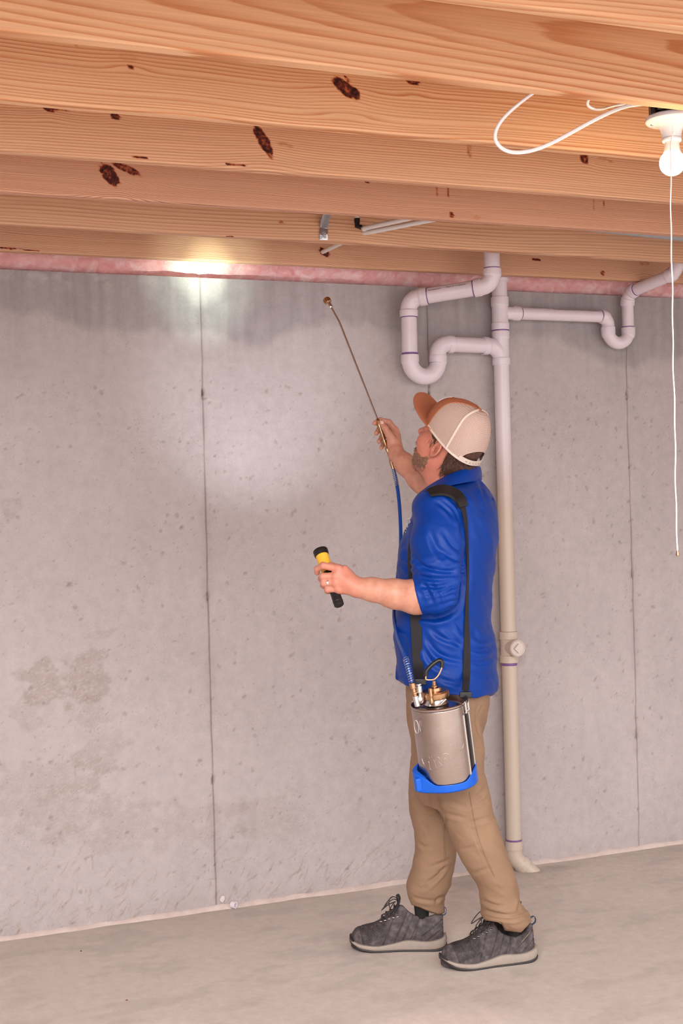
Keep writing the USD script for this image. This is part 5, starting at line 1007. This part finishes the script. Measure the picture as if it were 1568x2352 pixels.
    for i, x in enumerate(np.linspace(.205, .150, 5)):
        zt = float(top(X(x))); hw = .016+.001*i; ey_.append((x, hw, zt))
    surf = cKDTree(V[:, :2]); 
    def stop(x, y, lift):
        m = (np.hypot(V[:, 0]-x, V[:, 1]-y) < .005); return np.array([x, y, (V[m, 2].max() if m.any() else float(top(X(x))))+lift])
    lm = []
    for i, (x, hw, zt) in enumerate(ey_):
        a, b = stop(x, -hw, .002), stop(x-.004, hw, .002); mid = stop(x-.002, 0, .0065); lm.append(tube(spline([a, mid, b], 14), .0021, 7))
        if i < 4: c = stop(ey_[i+1][0], hw, .002); d_ = stop(x, -hw, .002); mid = (c+d_)/2+np.array([0, 0, .010]); lm.append(tube(spline([d_, mid, c], 14), .0021, 7))
        for s in (-1, 1):
            e = stop(x, s*(hw+.004), .001); tb = tube([e+np.array([-.004, 0, 0]), e+np.array([.004, 0, 0])], .0022, 8); obj('lace_eyelet', fix((tb.vertices, tb.faces)), MT['gun'], sh, True)
    kx = stop(.147, 0, .010)
    for s, L in ((-1, .055), (1, .050), (1, .030)):
        lp_ = [kx, kx+np.array([.012, s*.012, .012]), kx+np.array([.030, s*.018, .004]), kx+np.array([L, s*.014, -.024]), kx+np.array([L*.7, s*.006, -.012]), kx+np.array([.01, s*.002, .0])]; lm.append(tube(spline(lp_, 40), .0016, 7))
    kn = trimesh.creation.icosphere(2, .006); kn.apply_translation(kx); lm.append(kn); o = cat(*lm); obj('laces', fix((o.vertices, o.faces)), MT['lace'], sh, True)
    # heel pull loop
    lp_ = spline([(.004, 0, .110), (-.008, 0, .120), (-.004, 0, .136), (.008, 0, .132)], 24); Vr, Fr = ribbon(lp_, .010, .0016, np.array([-1., 0, .2])); obj('heel_loop', fix((Vr, Fr)), mat(f'heel_loop_{brand}', lin(70, 84, 116), .7), sh, 40)
    sk = lathe([(.020, .06), (.022, .10), (.026, .15), (.030, .19)], (.072, .006, 0), (0, 0, 1), 28); obj('sock', fix((sk.vertices, sk.faces)), MT['sock'], sh, True)
    if brand:
        t_ = meshkit.text_mesh('MERRELL', .0085, .0006); v = t_.vertices.copy(); L = v[:, 0].max(); v[:, 0] -= L/2
        an = math.radians(33); u_ = -v[:, 0]*.92; xx = .036+u_*math.cos(an)-v[:, 1]*math.sin(an)*(1); zz = .080-u_*math.sin(an)*1+v[:, 1]*math.cos(an)
        # reading direction: towards the heel, rising
        P = np.stack([xx, np.zeros(len(xx)), zz], 1); m = V[:, 1] > 0; tr = cKDTree(V[m][:, [0, 2]]); vv = V[m]
        dd, ii = tr.query(P[:, [0, 2]], k=4); ysurf = vv[ii, 1].max(1); P[:, 1] = ysurf+.0004+v[:, 2]
        obj('shoe_lettering', fix((P, t_.faces)), mat('pale_print', lin(176, 158, 132), .6), sh, False)
    return sh
def heading(pxa, pya, pxb, pyb): a, b = on_z(pxa, pya, 0), on_z(pxb, pyb, 0); d = b-a; return math.atan2(d[1], d[0])
h1 = on_z(1226, 2203, 0); h1[2] = 0; a1 = heading(1226, 2203, 1003, 2229)
shoe(h1, a1, 1., True)
h2 = on_z(1021, 2180, 0); h2[2] = 0; a2 = heading(1021, 2180, 807, 2178)
shoe(h2, a2, -1., False)
# ================================================================== SPRAYER (tank, hose, wand and strap are one thing)
def Kw(px, py, Z): return W(K(px, py, Z))
tk_t, tk_b = Kw(1007, 1612, 3.90), Kw(1030, 1790, 3.925); tax = (tk_t-tk_b)/np.linalg.norm(tk_t-tk_b); TH = np.linalg.norm(tk_t-tk_b); TR = .0825
SP = thing('pump_sprayer', 'stainless hand-pump sprayer slung at the hip, its blue hose running up to a steel wand', 'sprayer', tuple(tk_b))
tx = np.cross(tax, -Fw); tx /= np.linalg.norm(tx); tx = tx if tx @ Rw > 0 else -tx; tf = np.cross(tx, tax); tf = tf if tf @ Fw < 0 else -tf   # right and front of the tank
TC = lambda ang, r, h: tk_b+tax*h+r*(math.sin(ang)*tx+math.cos(ang)*tf)          # ang 0 = towards us, + = right
brs = usdkit.material(stage, '/World/Looks/brushed_steel', {'t': ('texture_coordinate', {}), 'mp': ('mapping', {'scale': (40., 40., 900.)}), 'n': ('noise_texture', {'scale': 1., 'detail': 3.}), 'm': ('map_range', {'clamp': True, 'from_min': .3, 'from_max': .7, 'to_min': .22, 'to_max': .26}), 'n2': ('noise_texture', {'scale': 12., 'detail': 4.}), 'r': ('rgb_ramp', {'ramp': [(.3, lin(176, 163, 156)), (.7, lin(190, 178, 172))]}),
    'p': ('principled_bsdf', {'metallic': 1., 'anisotropic': .0})}, [('t.object', 'mp.vector'), ('mp.vector', 'n.vector'), ('n.fac', 'm.value'), ('m.result', 'p.roughness'), ('t.object', 'n2.vector'), ('n2.fac', 'r.fac'), ('r.color', 'p.base_color')], surface='p.BSDF')
MT['blue'] = mat('blue_plastic', lin(0, 92, 205), .3); MT['hose'] = mat('blue_hose', lin(12, 66, 148), .3)
# shell: open skirt above a domed top
obj('tank', lathe([(.05, 0), (TR-.004, 0), (TR, .006), (TR, TH-.012), (TR-.0012, TH-.010), (TR+.002, TH-.006), (TR+.0022, TH-.002), (TR, TH), (TR-.0025, TH-.001), (TR-.003, TH-.022), (TR*.8, TH-.014), (TR*.5, TH-.006), (.02, TH-.003)], tk_b, tax, 96), brs, SP, smooth=35)
an_s = np.linspace(.90, 1.36, 9); ro = np.array([TC(a, TR+.0012, .012) for a in an_s]+[TC(a, TR+.0012, TH-.036) for a in an_s]+[TC(a, TR-.001, .012) for a in an_s]+[TC(a, TR-.001, TH-.036) for a in an_s])
obj('side_band', trimesh.convex.convex_hull(ro), mat('dark_band', lin(30, 26, 26), .22), SP, 20)
obj('side_rib', cat(tube([TC(.87, TR+.001, .01), TC(.87, TR+.001, TH-.035)], .003, 8), tube([TC(1.40, TR+.001, .01), TC(1.40, TR+.001, TH-.03)], .003, 8)), MT['steel'], SP)
# engraved lettering (loose outlined script)
ms = []
gx = lambda px, py: TC(math.asin(np.clip(((px-(1007+(py-1612)*.13))/778)/TR, -.98, .98)), TR+.0002, TH*(1790-py-(1-((px-1018)/64.)**2 if abs(px-1018) < 64 else 0)*6)/178)
ol = lambda cx_, cy_, a, b, t0=0, t1=6.283, rot=0: [(cx_+a*math.cos(t)*math.cos(rot)-b*math.sin(t)*math.sin(rot), cy_+a*math.cos(t)*math.sin(rot)+b*math.sin(t)*math.cos(rot)) for t in np.linspace(t0, t1, 22)]
z1 = lambda x, y: (960+x/11.2, 1650+y/11.2)
for ln in (ol(*z1(625, 745), 11, 11), ol(*z1(625, 770), 2.6, 2.8), [z1(*c) for c in [(790, 410), (735, 440), (700, 520), (730, 620), (790, 710), (830, 780), (880, 760)]], [z1(*c) for c in [(890, 440), (885, 530), (920, 610), (1000, 650), (1080, 610), (1115, 520)]],
           [z1(*c) for c in [(330, 780), (370, 860), (420, 980), (540, 945), (500, 860), (465, 800), (490, 775), (445, 705), (380, 745), (370, 790)]], [z1(*c) for c in [(410, 405), (440, 420), (480, 415)]], ol(*z1(255, 720), 3.2, 3.2), [z1(*c) for c in [(160, 830), (215, 850), (240, 940), (270, 1040), (400, 1000)]], [z1(*c) for c in [(60, 830), (110, 950), (160, 1000)]]):
    P = np.array([gx(*c) for c in ln]); ms.append(tube(spline(P, 40) if len(P) > 2 else P, .00032, 5))
MT['engr'] = mat('engraved_line', lin(205, 192, 184), .4, 1.)
for m_ in ms: obj('engraved_stroke', m_, MT['engr'], SP)
# blue foot cup: low in front, high at the back and right, with a foot tab at the left
def cup():
    n = 120; an = np.linspace(-np.pi, np.pi, n, endpoint=False); hi = .010+.030*sm(.45, 1.25, np.abs(an))+.012*sm(1.2, 2, np.abs(an)); lo = np.full(n, -.014); R0_ = TR+.0045
    ex = .022*np.exp(-((an+1.25)/.42)**2); hi = hi+.006*np.exp(-((an+1.2)/.5)**2)
    rows = []
    for r, h in ((0, lo+.004), (TR-.006, lo+.002), (TR+.001+ex*.9, lo), (R0_+ex, lo+.004), (R0_+ex, lo*.5), (R0_+.0005+ex, hi-.002), (R0_-.0005+ex, hi), (TR+.0018+ex*.35, hi-.001), (TR+.0012, lo+.01)):
        rr = np.broadcast_to(r, (n,)); rows.append(np.array([TC(a, x, y) for a, x, y in zip(an, rr, np.broadcast_to(h, (n,)))]))
    V = np.vstack(rows); i = np.arange(len(rows)-1)[:, None]*n; j = np.arange(n)[None]; k = (j+1) % n; Q = np.stack([i+j, i+k, i+n+k, i+n+j], -1).reshape(-1, 4); return V, np.vstack([Q[:, [0, 1, 2]], Q[:, [0, 2, 3]]])
obj('foot_cup', cup(), MT['blue'], SP, 50)
tb = trimesh.creation.box((.030, .040, .030), ); 
tab = rbox((-.016, -.012, -.018), (.016, .030, .022), .006); tv, tfc, _ = meshkit.arrays(tab); tc = TC(-1.18, TR+.010, .004); obj('foot_tab', (tc+tv[:, :1]*(-math.cos(.4)*tx-math.sin(.4)*-tf)*1+tv[:, 1:2]*tax+tv[:, 2:]*tf, tfc), MT['blue'], SP, 40)
# strap lugs
def lug(ang, name):
    c = TC(ang, TR+.004, TH-.012); o = TC(ang, 1, 0)-tk_b; t = np.cross(tax, o); ms = [tube([c+t*.012*s-tax*.018, c+t*.012*s+tax*.014], .003, 8) for s in (-1, 1)]+[tube([c-t*.014-tax*.018, c+t*.014-tax*.018], .0035, 8), tube([c-t*.015+tax*.012, c+t*.015+tax*.012], .003, 8)]
    obj(name, cat(*ms), MT['steel'], SP); return c+tax*.012
lug_r = lug(1.15, 'strap_lug'); lug_l = lug(-2.3, 'strap_lug')
a = np.linspace(0, 2*np.pi, 28); cR_ = TC(-.95, TR+.004, TH-.052)
for k_, off in ((0, -.006), (1, .009)):
    P = np.array([cR_+tx*(off+.006*math.cos(t))+tax*.020*math.sin(t)+tf*(.003*math.cos(t)+.001*k_) for t in a]); obj('hook_wire', tube(P, .0011, 7), MT['steel'], SP)
# pump: brass cap, neck, stem, D handle
pc = Kw(1002, 1612, 3.90); pa = tax; B = pc
obj('pump_neck', lathe([(.036, -.004), (.030, .004), (.028, .010), (.034, .014)], B, pa, 40), MT['steel'], SP)
obj('pump_cap', lathe([(.030, .012), (.040, .014), (.0408, .016), (.0408, .030), (.0385, .033), (.0375, .0345), (.020, .0355), (.0185, .044), (.012, .046), (.001, .046)], B, pa, 48), MT['brass'], SP, smooth=35)
obj('cap_lug', cat(rbox((-.006, -.005, 0), (.006, .005, .016), .001).translate((0, 0, 0)),), MT['brass'], SP) if False else None
st0 = B+pa*.044; obj('pump_stem', lathe([(.0085, 0), (.0085, .006), (.0055, .007), (.0055, .020)], st0, pa, 20), MT['brass'], SP)
hb = [(996, 1560), (1004, 1553), (1010, 1543), (1014, 1533)]; hb2 = [(994, 1560.5), (985, 1561), (977.5, 1559), (978, 1553)]
gp = [(978, 1553), (978.5, 1543), (983, 1536), (992, 1527), (1003, 1519), (1010, 1516.5), (1014, 1520), (1014, 1533)]
fl2 = np.array([(-1, -.28), (-1, .28), (1, .28), (1, -.28)])
bz = 3.89
hp = spline(np.array([Kw(x, y, bz) for x, y in hb2[::-1]+hb]), 40); obj('handle_bracket', tube(hp, .0065, prof=fl2, N0=-Fw*0+np.array(Fw)), MT['brass'], SP, smooth=30)
hp = spline(np.array([Kw(x, y, bz) for x, y in gp]), 50); obj('handle_grip', tube(hp, .0064, 14), MT['black'], SP)
# valves on top
def post(px0, py0, px1, py1, Z, prof, m, name):
    a, b = Kw(px0, py0, Z), Kw(px1, py1, Z); d = b-a; L = np.linalg.norm(d); obj(name, lathe([(r, t*L) for r, t in prof], a, d, 20), MT[m], SP)
post(991.5, 1618, 987.5, 1580, 3.855, [(.0045, 0), (.006, .06), (.006, .25), (.0045, .3), (.0045, .45), (.006, .5), (.005, .95), (.003, 1)], 'brass', 'pressure_valve')
post(967, 1615, 961, 1571, 3.875, [(.005, 0), (.0085, .12), (.0085, .25), (.005, .35), (.005, .52), (.0088, .56), (.0088, .88), (.0055, .9), (.009, .95), (.009, 1)], 'steel', 'outlet_elbow')
post(959, 1622, 953, 1598, 3.87, [(.0085, 0), (.0085, .95), (.006, 1)], 'steel', 'hose_union'); post(953.5, 1600, 945.5, 1568, 3.87, [(.0065, 0), (.0065, .15), (.0085, .18), (.0085, .30), (.006, .32), (.006, .55), (.0085, .58), (.009, .95), (.007, 1)], 'brass', 'hose_ferrule')
post(1012, 1618, 1024, 1606, 3.855, [(.003, 0), (.0035, .5), (.003, 1)], 'steel', 'latch_pin')
# hose with its two wire springs
hz = [(945.5, 1568, 3.87), (935, 1525, 3.885), (926, 1497, 3.93), (915, 1470, 4.03), (907, 1437, 4.13), (905, 1405, 4.20), (910, 1350, 4.28), (917, 1290, 4.36), (920, 1245, 4.42), (919, 1195, 4.46), (915.5, 1145, 4.49), (910, 1108, 4.51), (903, 1077, 4.525)]
HP = spline(np.array([Kw(*c) for c in hz]), 260); obj('hose', tube(HP, .0062, 14), MT['hose'], SP)
s = np.r_[0, np.cumsum(np.linalg.norm(np.diff(HP, axis=0), axis=1))]; T_, N_, B_ = frames(HP)
def spring(s0, s1, turns, name):
    ss_ = np.linspace(s0, s1, turns*16); P = np.stack([np.interp(ss_, s, HP[:, i]) for i in range(3)], 1); n = np.stack([np.interp(ss_, s, N_[:, i]) for i in range(3)], 1); b = np.stack([np.interp(ss_, s, B_[:, i]) for i in range(3)], 1); a = np.linspace(0, turns*2*np.pi, len(ss_))[:, None]
    obj(name, tube(P+.0082*(np.cos(a)*n+np.sin(a)*b), .0010, 6), MT['steel'], SP)
spring(.002, .078, 11, 'hose_spring'); spring(s[-1]-.066, s[-1]-.001, 14, 'hose_spring')
# wand
wz = [(903, 1077, 4.525), (899, 1064, 4.53)]
w0, w1, w2 = Kw(903, 1077, 4.525), Kw(866, 962, 4.553), Kw(779, 740, 4.665); w3 = Kw(757, 701, 4.69)
aw = (w1-w0)/np.linalg.norm(w1-w0); Lw = np.linalg.norm(w1-w0)
obj('wand_ferrule', lathe([(.0062, 0), (.0066, .004), (.0066, .028), (.005, .031), (.0045, .040)], w0, aw, 20), MT['brass'], SP)
obj('valve_body', lathe([(.0042, .040), (.0042, .062), (.0062, .066), (.0062, .076), (.0042, .080), (.0042, .094), (.0066, .098), (.0072, .104), (.0066, .110), (.0064, Lw-.032), (.0092, Lw-.028), (.0092, Lw-.010), (.0060, Lw-.006), (.0045, Lw)], w0, aw, 20), MT['brass'], SP, smooth=35)
hx = trimesh.creation.cylinder(.0105, .013, sections=6); hx.apply_transform(trimesh.geometry.align_vectors([0, 0, 1], aw)); hx.apply_translation(w0+aw*(Lw-.016)); obj('valve_nut', hx, MT['brass'], SP, smooth=False)
tg = [Kw(875, 966, 4.527), Kw(877, 973, 4.517), Kw(884, 985, 4.523), Kw(890, 998, 4.536)]
obj('trigger', tube(spline(np.array(tg), 20), .0038, 10), MT['steel'], SP); 
obj('thumb_stud', lathe([(.0055, -.004), (.0062, -.001), (.0055, .004), (.002, .006)], Kw(875.5, 967.5, 4.53), -Fw, 18), MT['steel'], SP)
wl = np.vstack([[w1], arc(w1, w2, w3, .09, 14), [w3]]); obj('wand_tube', tube(wl, .0040, 16), MT['steel'], SP)
an_ = (w3-w2)/np.linalg.norm(w3-w2)
obj('nozzle_sleeve', lathe([(.0048, -.012), (.0068, -.010), (.0078, -.006), (.0078, .008), (.0070, .011)], w3, an_, 20), MT['steel'], SP)
a = np.arange(24)*2*np.pi/24; nz = lathe([(.0080, .010), (.0125, .013), (.0130, .018), (.0130, .026), (.0112, .030), (.006, .032), (.001, .031)], w3, an_, 48)
rel = nz.vertices-w3; h = rel@an_; rad = rel-np.outer(h, an_); ph = np.arctan2(rad@np.cross(an_, Fw), rad@Fw); nz.vertices += rad*(.05*np.sign(np.sin(ph*12)))[:, None]*((h > .012) & (h < .028))[:, None]; obj('nozzle', nz, MT['brass'], SP, smooth=20)
# shoulder strap
Nsh = vnormals(SV, SF)
def strap_pts(cs, lift):
    out, nn = [], []
    tr_m = np.einsum('ij,ij->i', Nsh, SV) < 0; Vq, Nq = SV[tr_m], Nsh[tr_m]; pq = pix(Vq); tree = cKDTree(pq)
    for c in cs:
        if len(c) > 2 and c[2] is not None: out.append(K(*c[:3])); nn.append(np.array([0, 0, -1.])); continue
        ii = tree.query_ball_point(c[:2], 9.); z = np.array([Vq[i, 2] for i in ii]); z0 = z.min(); near = [i for i in ii if Vq[i, 2] < z0+.03]; n = Nq[near].mean(0); n /= np.linalg.norm(n)
        ii2 = tree.query_ball_point(c[:2], 5.); z0 = min([Vq[i, 2] for i in ii2] or [z0]); out.append(K(c[0], c[1], z0-lift)); nn.append(n)
    return np.array(out), np.array(nn)
def strap(cs, w, t, name, m, lift=.003, n=60, sub=None, par=None):
    P, Nn = strap_pts(cs, lift); k = np.linspace(0, len(P)-1, n); Pw = spline(W(P), n); d = np.r_[0, np.cumsum(np.sqrt(np.linalg.norm(np.diff(W(P), axis=0), axis=1)))]; u = np.linspace(0, d[-1], n)
    Nw = np.array([dirW(x) for x in Nn]); Ni = np.stack([np.interp(u, d, Nw[:, i]) for i in range(3)], 1); wi = np.interp(u, d, w)
    return obj(name, ribbon(Pw, wi, t, Ni), MT[m], par or SP, 40)
ztor = lambda px, py: next((z for z in np.arange(3.95, 4.3, .004) if loft(K(px, py, z)[None], TORSO, YT, 2.25)[0] < 0), 4.15)-.010
front = [(985, 1136, 4.03), (975, 1160, ztor(975, 1160)), (962, 1200, ztor(962, 1200)), (953, 1240, ztor(953, 1240)), (949, 1270, ztor(949, 1270)), (949, 1300, ztor(949, 1300)), (951, 1340, ztor(951, 1340)), (953, 1390, ztor(953, 1390)), (955, 1430, ztor(955, 1430)), (957, 1480, ztor(957, 1480)), (960, 1530, ztor(960, 1530)-.004), (965, 1564, 3.93)]
strap([(995, 1130, 4.03)]+front, [.034]*(len(front)+1), .0022, 'strap_front', 'strap', .004)
back = [(1052, 1142), (1064, 1170), (1071, 1215), (1073.5, 1270), (1074, 1330), (1072, 1390), (1072, 1440), (1072, 1500), (1071, 1550), (1069, 1590, 3.91)]
strap(back, [.030, .020, .013, .010, .007, .012, .019, .024, .027, .028], .0022, 'strap_back', 'strap', .004)
strap([(985, 1133), (1002, 1127), (1022, 1126), (1042, 1133), (1056, 1146), (1063, 1164)], [.030, .044, .05, .05, .046, .036], .009, 'shoulder_pad', 'pad', .007)
for nm, c, d in (('strap_clip', Kw(1069, 1596, 3.90), lug_r), ('strap_clip', Kw(965.5, 1566, 3.925), lug_l)):
    dd_ = d-c; bx_ = rbox((-.018, -.004, -.009), (.018, .004, .009), .0025); v, f, _ = meshkit.arrays(bx_); obj(nm, cat((c+v[:, :1]*Rw+v[:, 1:2]*Fw+v[:, 2:]*Uw, f), tube([c-Uw*.006, c+dd_*.6, d], .0055, 8)), MT['black'], SP, 30)

# ================================================================== TORCH held in the left hand
ft, fh = Kw(779, 1391, 3.985), Kw(735, 1264, 4.085); fa = (fh-ft)/np.linalg.norm(fh-ft); FL = np.linalg.norm(fh-ft)
TO = thing('flashlight', 'black and yellow flashlight gripped in the left hand, beam aimed at the wall top', 'flashlight', tuple(ft))
obj('grip', lathe([(.001, 0), (.013, 0), (.0152, .002), (.0155, .012), (.0150, .03), (.0145, .05), (.0145, FL*.55), (.0150, FL*.60)], ft, fa, 36), MT['black'], TO, smooth=40)
obj('tail_cap', lathe([(.0153, .0125), (.0160, .0135), (.0160, .0165), (.0153, .0175)], ft, fa, 36), MT['black'], TO, smooth=40)
obj('body', lathe([(.0150, FL*.60), (.0182, FL*.63), (.0192, FL*.68), (.0200, FL-.020), (.019, FL-.018)], ft, fa, 36), mat('yellow_plastic', lin(246, 190, 62), .4), TO, smooth=40)
obj('head', lathe([(.0195, FL-.021), (.0222, FL-.019), (.0232, FL-.012), (.0234, FL-.002), (.0222, FL), (.0205, FL), (.0200, FL-.004), (.001, FL-.0045)], ft, fa, 40), MT['black'], TO, smooth=40)
obj('lens', lathe([(.0198, FL-.003), (.0198, FL-.002), (.001, FL-.0015)], ft, fa, 32), usdkit.material(stage, '/World/Looks/lit_lens', {'e': ('emission', {'color': (.9, 1., .95), 'strength': 20.})}, [], surface='e.emission'), TO)
tgt = on_y(462, 606, -.03)
def beam(name, inten, cone_a, soft, rad=.006, tg=tgt, col=(.80, 1., .78)):
    l = UsdLux.SphereLight.Define(stage, str(TO.GetPath())+'/'+name); l.CreateRadiusAttr(rad); l.CreateIntensityAttr(inten); l.CreateColorAttr(Gf.Vec3f(*col)); sh = UsdLux.ShapingAPI.Apply(l.GetPrim()); sh.CreateShapingConeAngleAttr(cone_a); sh.CreateShapingConeSoftnessAttr(soft)
    o = fh+fa*.006; z = -(np.array(tg)-o); z /= np.linalg.norm(z); x = np.cross([0, 0, 1.], z); x /= np.linalg.norm(x); y = np.cross(z, x); T = np.eye(4); T[0, :3] = x; T[1, :3] = y; T[2, :3] = z; T[3, :3] = o-ft
    l.AddTransformOp().Set(Gf.Matrix4d(T.tolist()))
beam('beam_core', 150000., 6.2, 1.); beam('beam_halo', 55000., 12., 1., col=(.70, 1., .86)); beam('beam_spill', 15000., 30., 1., tg=on_y(580, 880, 0), col=(.84, .9, 1.))
